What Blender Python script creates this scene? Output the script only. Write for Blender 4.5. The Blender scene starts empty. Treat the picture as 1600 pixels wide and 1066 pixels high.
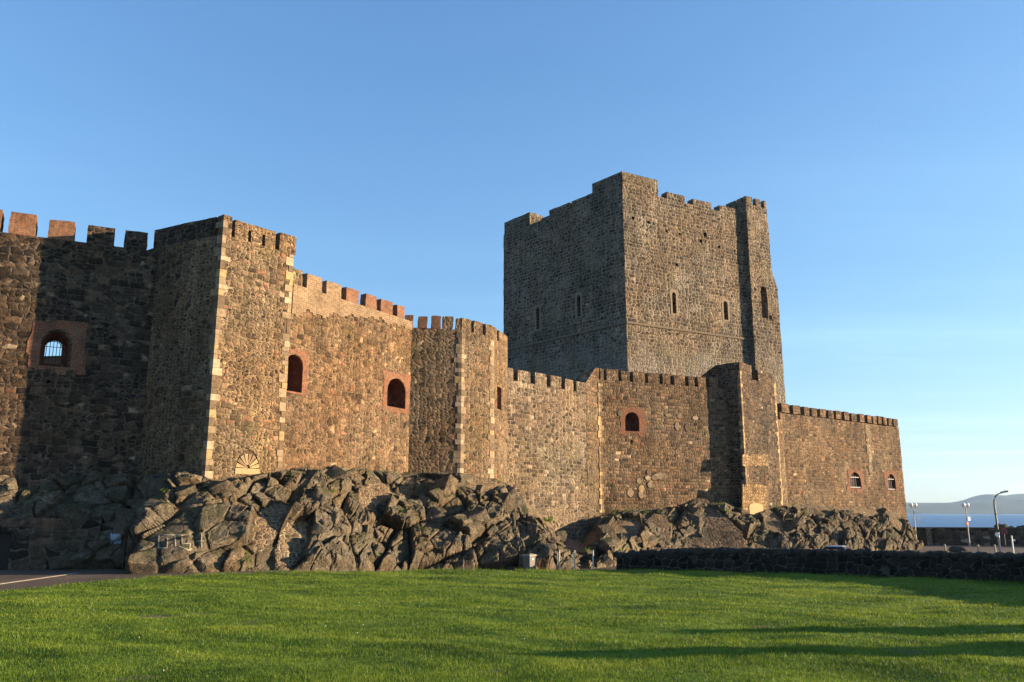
import bpy, bmesh, math, random
import numpy as np
from mathutils import Vector, Matrix, noise as mnoise
from mathutils.bvhtree import BVHTree

random.seed(7)
rng = np.random.default_rng(11)
scene = bpy.context.scene
COL = scene.collection

# ------------------------------------------------------------------ camera
F = 1300.0
PITCH = math.atan(268.0 / F)
CP, SP = math.cos(PITCH), math.sin(PITCH)
CAMZ = 3.0
cam_d = bpy.data.cameras.new('camera')
cam_d.sensor_width = 36.0
cam_d.lens = F / 1600 * 36.0
cam_d.clip_start = 0.2
cam_d.clip_end = 40000
cam = bpy.data.objects.new('camera', cam_d)
cam.location = (0, 0, CAMZ)
cam.rotation_euler = (math.radians(90) + PITCH, 0, 0)
COL.objects.link(cam)
scene.camera = cam


def ray(px, py):
    u, v = px - 800.0, 533.0 - py
    y = F * CP - v * SP
    z = F * SP + v * CP
    return u / y, z / y          # X per metre of depth, Z per metre of depth


def P(px, py, d):
    a, b = ray(px, py)
    return Vector((a * d, d, CAMZ + b * d))


G = 1.045                        # overall distance of the castle


# ------------------------------------------------------------------ node helper
class NT:
    def __init__(s, tree):
        s.t = tree
        s.n = tree.nodes
        s.l = tree.links

    def add(s, typ, ins=None, **props):
        nd = s.n.new(typ)
        for k, v in props.items():
            setattr(nd, k, v)
        if ins:
            for k, v in ins.items():
                sock = nd.inputs[k]
                if isinstance(v, bpy.types.NodeSocket):
                    s.l.new(v, sock)
                else:
                    sock.default_value = v
        return nd

    def math(s, op, a, b=0.0, c=0.0, clamp=False):
        return s.add('ShaderNodeMath', {0: a, 1: b, 2: c}, operation=op, use_clamp=clamp).outputs[0]

    def vmath(s, op, a, b=(0, 0, 0)):
        return s.add('ShaderNodeVectorMath', {0: a, 1: b}, operation=op).outputs[0]

    def scale(s, a, f):
        return s.add('ShaderNodeVectorMath', {0: a, 'Scale': f}, operation='SCALE').outputs[0]

    def noise(s, vec, scale, detail=3.0, rough=0.55):
        return s.add('ShaderNodeTexNoise', {'Vector': vec, 'Scale': scale, 'Detail': detail, 'Roughness': rough})

    def maprange(s, v, a, b, c=0.0, d=1.0):
        return s.add('ShaderNodeMapRange', {'Value': v, 'From Min': a, 'From Max': b, 'To Min': c, 'To Max': d}).outputs[0]

    def mix(s, f, a, b, blend='MIX'):
        nd = s.add('ShaderNodeMix', data_type='RGBA', blend_type=blend, clamp_factor=True)
        for idx, v in ((0, f), (6, a), (7, b)):
            if isinstance(v, bpy.types.NodeSocket):
                s.l.new(v, nd.inputs[idx])
            else:
                nd.inputs[idx].default_value = v if idx == 0 else (*v[:3], 1)
        return nd.outputs[2]

    def mixf(s, f, a, b):
        nd = s.add('ShaderNodeMix', data_type='FLOAT', clamp_factor=True)
        for idx, v in ((0, f), (2, a), (3, b)):
            if isinstance(v, bpy.types.NodeSocket):
                s.l.new(v, nd.inputs[idx])
            else:
                nd.inputs[idx].default_value = v
        return nd.outputs[0]

    def ramp(s, f, stops, interp='LINEAR'):
        nd = s.add('ShaderNodeValToRGB', {0: f})
        cr = nd.color_ramp
        cr.interpolation = interp
        while len(cr.elements) < len(stops):
            cr.elements.new(0.5)
        for e, (p, c) in zip(cr.elements, stops):
            e.position = p
            e.color = (*c[:3], 1)
        return nd.outputs[0]

    def gain(s, colsock, f):
        """multiply a colour by a scalar socket"""
        return s.scale(colsock, f)


def new_mat(name):
    m = bpy.data.materials.new(name)
    m.use_nodes = True
    t = NT(m.node_tree)
    b = m.node_tree.nodes['Principled BSDF']
    b.inputs['Roughness'].default_value = 0.92
    b.inputs['Specular IOR Level'].default_value = 0.15
    return m, t, b


def set_bump(t, b, h, dist, strength=1.0):
    bp = t.add('ShaderNodeBump', {'Height': h, 'Distance': dist, 'Strength': strength})
    t.l.new(bp.outputs[0], b.inputs['Normal'])


def masonry_nodes(t, size, aspect, thr, stones, mortar, mw, seed, stain, rnd=0.8, uv=None, coursed=0.0, wash=None):
    if uv is None:
        uv = t.add('ShaderNodeTexCoord').outputs['UV']
    uv0 = uv
    uv = t.vmath('ADD', uv, (seed * 13.7, seed * 7.1, 0))
    w1 = t.noise(uv, 1.3 / size * 0.5, 2.0).outputs['Color']
    wv = t.scale(t.vmath('SUBTRACT', w1, (0.5, 0.5, 0.5)), 0.55 * size)
    w2 = t.noise(uv, 2.2 / size, 3.0, .6).outputs['Color']
    wv2 = t.scale(t.vmath('SUBTRACT', w2, (0.5, 0.5, 0.5)), 0.42 * size)
    p = t.vmath('ADD', t.vmath('ADD', uv, wv), wv2)
    pa = t.vmath('MULTIPLY', p, (1 / (size * aspect), 1 / size, 0))
    pb = t.vmath('MULTIPLY', t.vmath('ADD', p, (3.3, 1.9, 0)), (1.9 / (size * aspect * 1.15), 1.9 / size, 0))

    def vor(v):
        c = t.add('ShaderNodeTexVoronoi', {'Vector': v, 'Scale': 1.0, 'Randomness': rnd}, voronoi_dimensions='2D', feature='F1')
        e = t.add('ShaderNodeTexVoronoi', {'Vector': v, 'Scale': 1.0, 'Randomness': rnd}, voronoi_dimensions='2D', feature='DISTANCE_TO_EDGE')
        return c.outputs['Color'], e.outputs['Distance']
    ca, ea = vor(pa)
    if coursed:
        # roughly levelled courses of uneven stones
        wc_ = t.scale(t.vmath('SUBTRACT', t.noise(uv, .55, 3.0).outputs['Color'], (.5, .5, .5)), .75 * size)
        pc = t.vmath('ADD', t.vmath('ADD', uv, t.vmath('MULTIPLY', wc_, (1, 1.0, 0))), t.scale(wv2, .8))
        sp = t.add('ShaderNodeSeparateXYZ', {0: pc})
        v2 = t.math('DIVIDE', sp.outputs[1], size * .86)
        row = t.math('FLOOR', v2)
        fv = t.math('FRACT', v2)
        ev = t.math('MINIMUM', fv, t.math('SUBTRACT', 1.0, fv))
        wid = t.math('MULTIPLY', t.maprange(t.math('FRACT', t.math('MULTIPLY', t.math('SINE', t.math('MULTIPLY', row, 12.99)), 437.58)), 0, 1, .75, 1.45), size * aspect)
        W = t.math('ADD', t.math('DIVIDE', sp.outputs[0], wid), t.math('MULTIPLY', row, 37.73))
        c1 = t.add('ShaderNodeTexVoronoi', {'W': W, 'Scale': 1.0, 'Randomness': .9}, voronoi_dimensions='1D', feature='F1').outputs['Color']
        e1 = t.add('ShaderNodeTexVoronoi', {'W': W, 'Scale': 1.0, 'Randomness': .9}, voronoi_dimensions='1D', feature='DISTANCE_TO_EDGE').outputs['Distance']
        er = t.math('SMOOTH_MIN', ev, t.math('MULTIPLY', e1, aspect * 1.1), .16)
        er = t.math('MULTIPLY', er, 1.15)
        cm = t.maprange(t.noise(t.vmath('MULTIPLY', uv, (.6, 1, 1)), .35, 3.0, .6).outputs['Fac'], .62 - coursed * .3, .66 - coursed * .3)
        ca = t.mix(cm, ca, c1)
        ea = t.mixf(cm, ea, er)
    cb, eb = vor(pb)
    big = t.noise(t.vmath('MULTIPLY', uv, (0.55, 1.0, 1)), 0.55, 3.0, 0.6).outputs['Fac']
    msk = t.maprange(big, thr - 0.02, thr + 0.02)
    col = t.mix(msk, ca, cb)
    edge = t.mixf(msk, ea, t.math('MULTIPLY', eb, 0.62))
    sep = t.add('ShaderNodeSeparateColor', {0: col})
    r1, r2, r3 = sep.outputs[0], sep.outputs[1], sep.outputs[2]
    fine = t.noise(uv, 11.0, 6.0, 0.65).outputs['Fac']
    wob = t.math('MULTIPLY', t.math('SUBTRACT', t.noise(uv, 2.6, 4.0, .65).outputs['Fac'], 0.5), mw * 2.6)
    e2 = t.math('ADD', edge, wob)
    m = t.maprange(e2, mw * 0.35, mw * 1.15)
    m = t.math('MAXIMUM', m, t.maprange(t.noise(uv, 1.1, 4.0, .6).outputs['Fac'], .52, .70, 0.0, .7))
    sc = t.ramp(r1, stones)
    sc = t.gain(sc, t.maprange(r2, 0, 1, 0.78, 1.2))
    sc = t.gain(sc, t.maprange(fine, 0.25, 0.75, 0.5, 1.5))
    mc = t.gain(t.mix(t.noise(uv, 0.8, 3.0).outputs['Fac'], mortar, tuple(x * 0.72 for x in mortar)), t.maprange(fine, 0.25, 0.75, 0.75, 1.2))
    cc = t.mix(m, mc, sc)
    st = t.noise(t.vmath('MULTIPLY', uv, (0.55, 0.28, 1)), 0.6, 5.0, 0.62).outputs['Fac']
    cc = t.gain(cc, t.maprange(st, 0.3, 0.72, 1 - stain, 1 + stain * 0.7))
    if wash:
        # lime-washed band low on the wall
        zz = t.add('ShaderNodeSeparateXYZ', {0: uv0}).outputs[1]
        wf_ = t.math('ADD', t.maprange(zz, wash - 4, wash + 5, .42, -.15), t.math('SUBTRACT', t.noise(uv, .45, 5.0, .6).outputs['Fac'], .45))
        cc = t.mix(t.maprange(wf_, .05, .42, 0, .75), cc, (.29, .26, .225))
    cc = t.vmath('MULTIPLY', cc, (.91, .90, .885))
    # rain streaks below the wall head and broad changes of stone
    sk = t.noise(t.vmath('MULTIPLY', uv, (1.6, .12, 1)), 1.0, 4.0, .6).outputs['Fac']
    cc = t.gain(cc, t.maprange(sk, .35, .7, 1.12, .72))
    hu = t.noise(t.vmath('ADD', uv, (31, 17, 0)), .16, 4.0, .6).outputs['Fac']
    cc = t.mix(t.maprange(hu, .42, .60), t.vmath('MULTIPLY', cc, (1.02, .96, .90)), t.vmath('MULTIPLY', cc, (.95, .99, 1.03)))
    # damp greenish-grey weathering patches
    st2 = t.noise(t.vmath('ADD', t.vmath('MULTIPLY', uv, (0.7, 0.35, 1)), (9, 4, 0)), 0.5, 6.0, 0.6).outputs['Fac']
    cc = t.mix(t.maprange(st2, 0.50, 0.70, 0.0, 0.7), cc, t.vmath('MULTIPLY', cc, (0.78, 0.84, 0.72)))
    # chips and small packing stones, and joints that fade out here and there
    chip = t.add('ShaderNodeTexVoronoi', {'Vector': t.vmath('MULTIPLY', p, (1 / (size * .34), 1 / (size * .26), 0)), 'Scale': 1.0}, voronoi_dimensions='2D', feature='F1').outputs['Color']
    chs = t.add('ShaderNodeSeparateColor', {0: chip})
    cc = t.gain(cc, t.maprange(chs.outputs[0], 0, 1, .62, 1.12))
    dome = t.maprange(e2, 0.0, 0.30)
    h = t.math('ADD', t.math('MULTIPLY', t.math('POWER', dome, 0.6), 0.8), t.math('MULTIPLY', t.math('ADD', r3, t.math('MULTIPLY', chs.outputs[1], .5)), 0.40))
    h = t.math('MULTIPLY', h, m)
    h = t.math('ADD', h, t.math('MULTIPLY', fine, 0.5))
    return cc, h


def masonry(name, size=0.5, aspect=1.3, thr=0.52, stones=None, mortar=(.33, .25, .165), mw=.075, seed=1, stain=.3, bump=.07, rnd=.8, coursed=0.0, wash=None):
    m, t, b = new_mat(name)
    cc, h = masonry_nodes(t, size, aspect, thr, stones, mortar, mw, seed, stain, rnd, None, coursed, wash)
    t.l.new(cc, b.inputs['Base Color'])
    set_bump(t, b, h, bump)
    return m


ST_BROWN = [(0.0, (.050, .035, .025)), (0.15, (.108, .072, .046)), (0.45, (.172, .114, .070)), (0.75, (.215, .145, .088)), (0.92, (.26, .17, .10)), (0.965, (.28, .125, .075)), (1.0, (.46, .35, .22))]
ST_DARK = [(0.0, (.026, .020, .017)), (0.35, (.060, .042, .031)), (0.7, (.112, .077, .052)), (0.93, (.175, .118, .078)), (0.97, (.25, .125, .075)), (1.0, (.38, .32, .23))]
ST_KEEP = [(0.0, (.054, .042, .034)), (0.25, (.106, .080, .061)), (0.55, (.165, .124, .093)), (0.85, (.225, .169, .125)), (1.0, (.34, .27, .195))]

M = {}
M['tower'] = masonry('tower_rubble', .40, 1.25, .47, ST_BROWN, (.35, .25, .15), .11, 1, .36, bump=.09, coursed=.45)
M['left'] = masonry('left_wall_rubble', .48, 1.3, .50, ST_DARK, (.19, .145, .105), .08, 2, .35, coursed=.55)  # stone and mortar colours darkened to deepen the shade on this wall
M['wall_a'] = masonry('reddish_rubble', .48, 1.15, .48, [(p, (c[0] * 1.04, c[1] * .96, c[2] * .92)) for p, c in ST_BROWN], (.30, .215, .13), .09, 3, .32, bump=.08, coursed=.45)
M['bastion'] = masonry('bastion_rubble', .46, 1.2, .50, ST_BROWN, (.32, .24, .155), .10, 4, .28, bump=.08)
M['wall_b'] = masonry('pale_mortar_rubble', .40, 1.35, .60, ST_KEEP, (.36, .27, .18), .16, 5, .30, coursed=.5)
M['wall_c'] = masonry('coursed_rubble', .38, 1.3, .55, ST_BROWN, (.30, .215, .14), .105, 6, .34, rnd=.7, coursed=.9)
M['tower2'] = masonry('small_tower_rubble', .34, 1.3, .55, ST_DARK, (.28, .205, .135), .11, 7, .3, coursed=.6)
M['wall_d'] = masonry('sea_end_rubble', .40, 1.25, .53, ST_BROWN, (.25, .175, .115), .10, 8, .42, rnd=.75, coursed=.8)
M['keep'] = masonry('keep_masonry', .46, 1.2, .56, [(p, tuple(x * .82 for x in c)) for p, c in ST_KEEP], (.38, .305, .222), .19, 9, .34, bump=.10, rnd=.75, coursed=.62, wash=20.0)
M['infill'] = masonry('infill_masonry', .32, 1.5, .55, ST_BROWN, (.34, .26, .17), .13, 10, .3, coursed=.4)
M['yellow'] = masonry('yellow_patched_rubble', .34, 1.3, .6, [(0, (.18, .11, .055)), (.4, (.30, .205, .105)), (1, (.40, .28, .15))], (.20, .135, .08), .12, 14, .2)
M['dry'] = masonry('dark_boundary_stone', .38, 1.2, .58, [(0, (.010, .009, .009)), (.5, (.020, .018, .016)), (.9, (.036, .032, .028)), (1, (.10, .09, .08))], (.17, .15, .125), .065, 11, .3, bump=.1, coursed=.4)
M['harbour'] = masonry('harbour_stone', .6, 1.6, .6, ST_DARK, (.12, .10, .075), .06, 12, .3, rnd=.5)
M['revet'] = masonry('revetment_blocks', .55, 1.6, .62, ST_DARK, (.20, .16, .12), .06, 13, .3, rnd=.55)


def brick(name, c1, c2, mortar, seed=0.0, sc=1.0):
    m, t, b = new_mat(name)
    uv = t.add('ShaderNodeTexCoord').outputs['UV']
    w = t.scale(t.vmath('SUBTRACT', t.noise(uv, 3.0, 3.0).outputs['Color'], (.5, .5, .5)), .03)
    v = t.vmath('ADD', t.vmath('ADD', uv, w), (seed, seed, 0))
    br = t.add('ShaderNodeTexBrick', {'Vector': v, 'Color1': (*c1, 1), 'Color2': (*c2, 1), 'Mortar': (*mortar, 1), 'Scale': 1.0,
                                      'Mortar Size': .012 * sc, 'Mortar Smooth': .3, 'Brick Width': .24 * sc, 'Row Height': .085 * sc})
    n = t.noise(uv, 5.0, 6.0, .65).outputs['Fac']
    n2 = t.noise(uv, .9, 4.0, .6).outputs['Fac']
    c = t.gain(br.outputs['Color'], t.math('MULTIPLY', t.maprange(n, .25, .75, .55, 1.4), t.maprange(n2, .3, .7, .7, 1.25)))
    n3 = t.noise(uv, 1.8, 5.0, .65).outputs['Fac']
    c = t.mix(t.maprange(n3, .50, .66, 0, .5), c, t.gain(t.mix(0.0, (.17, .12, .075), (0, 0, 0)), t.maprange(n, .25, .75, .5, 1.5)))
    t.l.new(c, b.inputs['Base Color'])
    h = t.math('ADD', t.math('MULTIPLY', br.outputs['Fac'], -1.0), n)
    set_bump(t, b, h, .03)
    return m


M['brick'] = brick('red_brick', (.235, .080, .045), (.155, .068, .042), (.22, .155, .10), 0, 1.4)
M['brick_dark'] = brick('recess_brick', (.20, .055, .03), (.13, .04, .025), (.12, .08, .05), 3.1)
M['brick_tan'] = brick('weathered_tan_brick', (.225, .145, .088), (.165, .108, .068), (.33, .245, .155), 5.3, 1.7)
M['brick_mer'] = brick('merlon_brick', (.23, .085, .048), (.16, .078, .046), (.22, .16, .105), 7.7, 1.3)


def plain(name, c, var=.25, scale=6.0, rough=.9, bump=.01, metal=0.0, spec=.2, island=0.0):
    m, t, b = new_mat(name)
    oc = t.add('ShaderNodeTexCoord').outputs['Object']
    n = t.noise(oc, scale, 6.0, .62).outputs['Fac']
    col = t.gain(t.mix(0.0, c, c), t.maprange(n, .25, .75, 1 - var, 1 + var))
    if island:
        rp = t.add('ShaderNodeNewGeometry').outputs['Random Per Island']
        col = t.gain(col, t.maprange(rp, 0, 1, 1 - island, 1 + island))
        col = t.mix(t.maprange(rp, .55, .95, 0, .6), col, t.vmath('MULTIPLY', col, (1.1, .88, .58)))
    t.l.new(col, b.inputs['Base Color'])
    b.inputs['Roughness'].default_value = rough
    b.inputs['Metallic'].default_value = metal
    b.inputs['Specular IOR Level'].default_value = spec
    if bump:
        set_bump(t, b, n, bump)
    return m




def quoin_mat(name, stops):
    m, t, b = new_mat(name)
    oc = t.add('ShaderNodeTexCoord').outputs['Object']
    rp = t.add('ShaderNodeNewGeometry').outputs['Random Per Island']
    n = t.noise(oc, 4.0, 6.0, .65).outputs['Fac']
    n2 = t.noise(oc, .5, 3.0).outputs['Fac']
    c = t.gain(t.ramp(rp, stops, 'CONSTANT'), t.maprange(n, .25, .75, .6, 1.35))
    c = t.gain(c, t.maprange(n2, .3, .7, .8, 1.15))
    t.l.new(c, b.inputs['Base Color'])
    set_bump(t, b, n, .04)
    return m


M['quoin'] = quoin_mat('pale_sandstone', [(0, (.13, .092, .06)), (.2, (.235, .172, .11)), (.42, (.32, .245, .165)), (.6, (.26, .19, .12)), (.76, (.31, .215, .11)), (.87, (.17, .122, .08))])
M['quoin_y'] = quoin_mat('yellow_quoins', [(0, (.17, .115, .07)), (.2, (.30, .215, .12)), (.5, (.36, .25, .125)), (.75, (.25, .185, .115)), (.9, (.19, .13, .08))])
M['sandstone'] = plain('yellow_sandstone', (.31, .22, .12), .2, 5, .9, .02, island=.15)
M['dressing'] = plain('dressed_stone', (.20, .15, .10), .3, 4, .9, .02)
M['string'] = plain('string_course_stone', (.135, .105, .072), .35, 3, .95, .02)
M['cope'] = plain('dark_coping', (.07, .06, .05), .4, 6, .95, .03)
M['iron'] = plain('black_iron', (.02, .02, .022), .2, 10, .5, 0, spec=.5)
M['pole_dark'] = plain('dark_painted_steel', (.035, .035, .04), .2, 6, .45, 0, spec=.5)
M['pole_grey'] = plain('weathered_pole', (.30, .27, .23), .2, 6, .5, 0, spec=.5)
M['white_paint'] = plain('white_paint', (.78, .77, .74), .08, 8, .5, 0, spec=.4)
M['graffiti'] = plain('white_graffiti_paint', (.29, .25, .19), .35, 14, .85, 0)
M['post_paint'] = plain('weathered_post_paint', (.45, .40, .31), .2, 8, .7, 0)
M['blue_paint'] = plain('pale_blue_paint', (.30, .35, .42), .1, 8, .8, 0)
M['bin'] = plain('bin_grey', (.11, .098, .085), .15, 8, .6, 0, spec=.4)
M['bin_lid'] = plain('bin_lid', (.24, .21, .17), .2, 8, .6, 0)
M['bin_dark'] = plain('bin_dark', (.05, .05, .05), .15, 8, .5, 0)
M['red'] = plain('sign_red', (.45, .03, .03), .1, 8, .5, 0)
M['orange'] = plain('orange_plastic', (.6, .17, .04), .1, 8, .5, 0)
M['tyre'] = plain('tyre_rubber', (.02, .02, .02), .1, 8, .8, 0)
M['wood'] = plain('dark_wood', (.04, .032, .026), .3, 8, .7, .01)
M['slate'] = plain('roof_slate', (.12, .075, .06), .3, 4, .8, .02)
M['car'] = plain('silver_car_paint', (.55, .57, .60), .03, 4, .28, 0, metal=.6, spec=.5)
M['kerb'] = plain('pale_kerb_stone', (.36, .30, .23), .25, 5, .9, .01)


def glass_mat(name, c, rough=.08):
    m, t, b = new_mat(name)
    b.inputs['Base Color'].default_value = (*c, 1)
    b.inputs['Roughness'].default_value = rough
    b.inputs['Specular IOR Level'].default_value = .6 if rough > .1 else .04
    return m


M['glass'] = glass_mat('dark_glass', (.03, .022, .022))
M['globe'] = glass_mat('opal_globe', (.82, .82, .80), .2)


def rock_mat():
    m, t, b = new_mat('basalt_rock')
    oc = t.add('ShaderNodeTexCoord').outputs['Object']
    geo = t.add('ShaderNodeNewGeometry')
    n1 = t.noise(oc, .35, 5.0, .6).outputs['Fac']
    n2 = t.noise(oc, 3.0, 8.0, .68).outputs['Fac']
    n3 = t.noise(oc, 14.0, 5.0, .7).outputs['Fac']
    c = t.ramp(n2, [(.25, (.034, .028, .022)), (.42, (.090, .074, .054)), (.58, (.150, .122, .089)), (.75, (.235, .192, .138))])
    c = t.mix(t.maprange(n1, .45, .68, 0, .75), c, t.vmath('MULTIPLY', c, (1.18, .95, .70)))
    c = t.gain(c, t.maprange(n3, .3, .7, .62, 1.35))
    rp = geo.outputs['Random Per Island']
    c = t.gain(c, t.maprange(rp, 0, 1, .78, 1.22))
    # pale and ochre lichen
    li = t.noise(oc, 1.7, 7.0, .7).outputs['Fac']
    c = t.mix(t.maprange(li, .60, .70, 0, .55), c, (.30, .26, .16))
    # moss in damp cracks and on flat shelves
    nz = t.add('ShaderNodeSeparateXYZ', {0: geo.outputs['True Normal']}).outputs[2]
    ms = t.math('MULTIPLY', t.maprange(nz, .1, .75), t.maprange(t.noise(oc, .9, 6.0, .65).outputs['Fac'], .44, .58))
    c = t.mix(t.math('MULTIPLY', ms, .8), c, (.052, .056, .020))
    # fissures
    wv = t.scale(t.vmath('SUBTRACT', t.noise(oc, 1.2, 4.0).outputs['Color'], (.5, .5, .5)), 1.1)
    pv = t.vmath('ADD', oc, wv)
    v1 = t.add('ShaderNodeTexVoronoi', {'Vector': t.vmath('MULTIPLY', pv, (1, 1, .75)), 'Scale': .75}, feature='DISTANCE_TO_EDGE').outputs['Distance']
    v2 = t.add('ShaderNodeTexVoronoi', {'Vector': pv, 'Scale': 2.3}, feature='DISTANCE_TO_EDGE').outputs['Distance']
    cr = t.math('MULTIPLY', t.maprange(v1, 0.0, .035, .35, 1), t.maprange(v2, 0.0, .03, .72, 1))
    h = t.math('ADD', t.math('MULTIPLY', cr, .6), t.math('ADD', t.math('MULTIPLY', n2, 1.5), t.math('MULTIPLY', n3, .5)))
    # masonry repairs set between the boulders
    cc, hm = masonry_nodes(t, .30, 1.5, .55, ST_BROWN, (.40, .32, .215), .12, 21, .25)
    at = t.add('ShaderNodeAttribute', attribute_name='infill').outputs['Fac']
    f = t.maprange(t.math('ADD', at, t.math('MULTIPLY', t.math('SUBTRACT', n2, .5), .7)), .45, .55)
    t.l.new(t.mix(f, c, cc), b.inputs['Base Color'])
    set_bump(t, b, t.mixf(f, t.math('MULTIPLY', h, 2.2), hm), .06)
    return m


M['rock'] = rock_mat()


def ground_mat():
    m, t, b = new_mat('worn_tarmac')
    oc = t.add('ShaderNodeTexCoord').outputs['Object']
    n = t.noise(oc, .25, 6.0, .6).outputs['Fac']
    n2 = t.noise(oc, 18.0, 4.0, .7).outputs['Fac']
    c = t.ramp(n, [(.3, (.075, .055, .042)), (.55, (.12, .088, .066)), (.75, (.165, .125, .095))])
    c = t.gain(c, t.maprange(n2, .3, .7, .65, 1.35))
    t.l.new(c, b.inputs['Base Color'])
    set_bump(t, b, n2, .012)
    return m


M['tarmac'] = ground_mat()


def lawn_mat(name, blade=False):
    m, t, b = new_mat(name)
    geo = t.add('ShaderNodeNewGeometry')
    pos = geo.outputs['Position']
    n1 = t.noise(t.vmath('MULTIPLY', pos, (.5, 1, 0)), .45, 5.0, .65).outputs['Fac']
    n2 = t.noise(t.vmath('MULTIPLY', pos, (1, 1, 0)), 4.0, 4.0, .7).outputs['Fac']
    c = t.ramp(n1, [(.28, (.046, .086, .008)), (.5, (.100, .160, .013)), (.72, (.175, .215, .022))])
    c = t.gain(c, t.maprange(n2, .25, .75, .65, 1.35))
    if blade:
        rp = geo.outputs['Random Per Island']
        c = t.gain(c, t.maprange(rp, 0, 1, .6, 1.5))
        c = t.mix(t.maprange(rp, .86, 1.0, 0, .55), c, (.16, .15, .045))
        out = m.node_tree.nodes['Material Output']
        tr = t.add('ShaderNodeBsdfTranslucent', {'Color': t.vmath('MULTIPLY', c, (1.3, 1.25, .8))})
        b.inputs['Roughness'].default_value = .55
        b.inputs['Specular IOR Level'].default_value = .25
        mx = t.add('ShaderNodeMixShader', {0: .38})
        t.l.new(b.outputs[0], mx.inputs[1])
        t.l.new(tr.outputs[0], mx.inputs[2])
        t.l.new(mx.outputs[0], out.inputs[0])
    t.l.new(c, b.inputs['Base Color'])
    return m


M['lawn'] = lawn_mat('lawn_turf')
M['grass'] = lawn_mat('grass_blades', True)
M['weed'] = lawn_mat('weed_leaves', True)


def sea_mat():
    m, t, b = new_mat('sea_water')
    pos = t.add('ShaderNodeNewGeometry').outputs['Position']
    p = t.vmath('MULTIPLY', pos, (.5, 1, 1))
    n = t.noise(p, .16, 6.0, .62).outputs['Fac']
    n2 = t.noise(p, .012, 4.0, .6).outputs['Fac']
    c = t.mix(t.maprange(n2, .35, .65), (.018, .085, .21), (.028, .12, .27))
    foam = t.noise(t.vmath('MULTIPLY', pos, (.35, 1, 1)), .13, 8.0, .72).outputs['Fac']
    c = t.mix(t.maprange(foam, .69, .73), c, (.5, .55, .6))
    t.l.new(c, b.inputs['Base Color'])
    b.inputs['Roughness'].default_value = .35
    b.inputs['Specular IOR Level'].default_value = .4
    b.inputs['IOR'].default_value = 1.33
    set_bump(t, b, n, 1.6)
    return m


M['sea'] = sea_mat()


def hill_mat():
    m, t, b = new_mat('far_farmland')
    pos = t.add('ShaderNodeNewGeometry').outputs['Position']
    v = t.add('ShaderNodeTexVoronoi', {'Vector': t.vmath('MULTIPLY', pos, (1, .6, 1)), 'Scale': .006}).outputs['Color']
    s = t.add('ShaderNodeSeparateColor', {0: v}).outputs[0]
    c = t.ramp(s, [(.2, (.025, .032, .02)), (.55, (.045, .05, .028)), (.85, (.065, .06, .04)), (1, (.10, .085, .06))])
    c = t.mix(t.maprange(t.noise(pos, .01, 5.0).outputs['Fac'], .5, .6), c, (.03, .04, .025))
    t.l.new(c, b.inputs['Base Color'])
    return m


M['hill'] = hill_mat()


# ------------------------------------------------------------------ mesh helpers
def root_loc(p):
    v = Vector((0, 0, 0))
    while p:
        v += Vector(p.location)
        p = p.parent
    return v


def tag(o, label=None, cat=None, group=None, kind=None):
    if label:
        o['label'] = label
    if cat:
        o['category'] = cat
    if group:
        o['group'] = group
    if kind:
        o['kind'] = kind
    return o


def empty(name, loc, label=None, cat=None, group=None):
    o = bpy.data.objects.new(name, None)
    o.empty_display_size = .5
    o.location = loc
    COL.objects.link(o)
    return tag(o, label, cat, group)


def link(name, me, parent=None, mats=()):
    for m in mats:
        me.materials.append(M[m] if isinstance(m, str) else m)
    o = bpy.data.objects.new(name, me)
    COL.objects.link(o)
    if parent:
        o.parent = parent
        me.transform(Matrix.Translation(-root_loc(parent)))
    return o


def box_uv(me):
    uvl = me.uv_layers.new(name='UVMap') if not me.uv_layers else me.uv_layers[0]
    co = [v.co for v in me.vertices]
    for p in me.polygons:
        n = p.normal
        if abs(n.z) > .75:
            for li in p.loop_indices:
                c = co[me.loops[li].vertex_index]
                uvl.data[li].uv = (c.x, c.y)
        else:
            t = Vector((-n.y, n.x, 0)).normalized()
            for li in p.loop_indices:
                c = co[me.loops[li].vertex_index]
                uvl.data[li].uv = (c.x * t.x + c.y * t.y, c.z)


def jitter(me, amp):
    if amp:
        for v in me.vertices:
            c = v.co
            v.co = c + mnoise.noise_vector(c * .8) * amp + mnoise.noise_vector(c * 3.1) * amp * .7


def mk(verts, faces, jit=0.0, uv=True, matidx=None):
    me = bpy.data.meshes.new('mesh')
    me.from_pydata([tuple(v) for v in verts], [], faces)
    me.update()
    if matidx:
        me.polygons.foreach_set('material_index', matidx)
    if uv:
        box_uv(me)
    jitter(me, jit)
    me.update()
    return me


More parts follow.
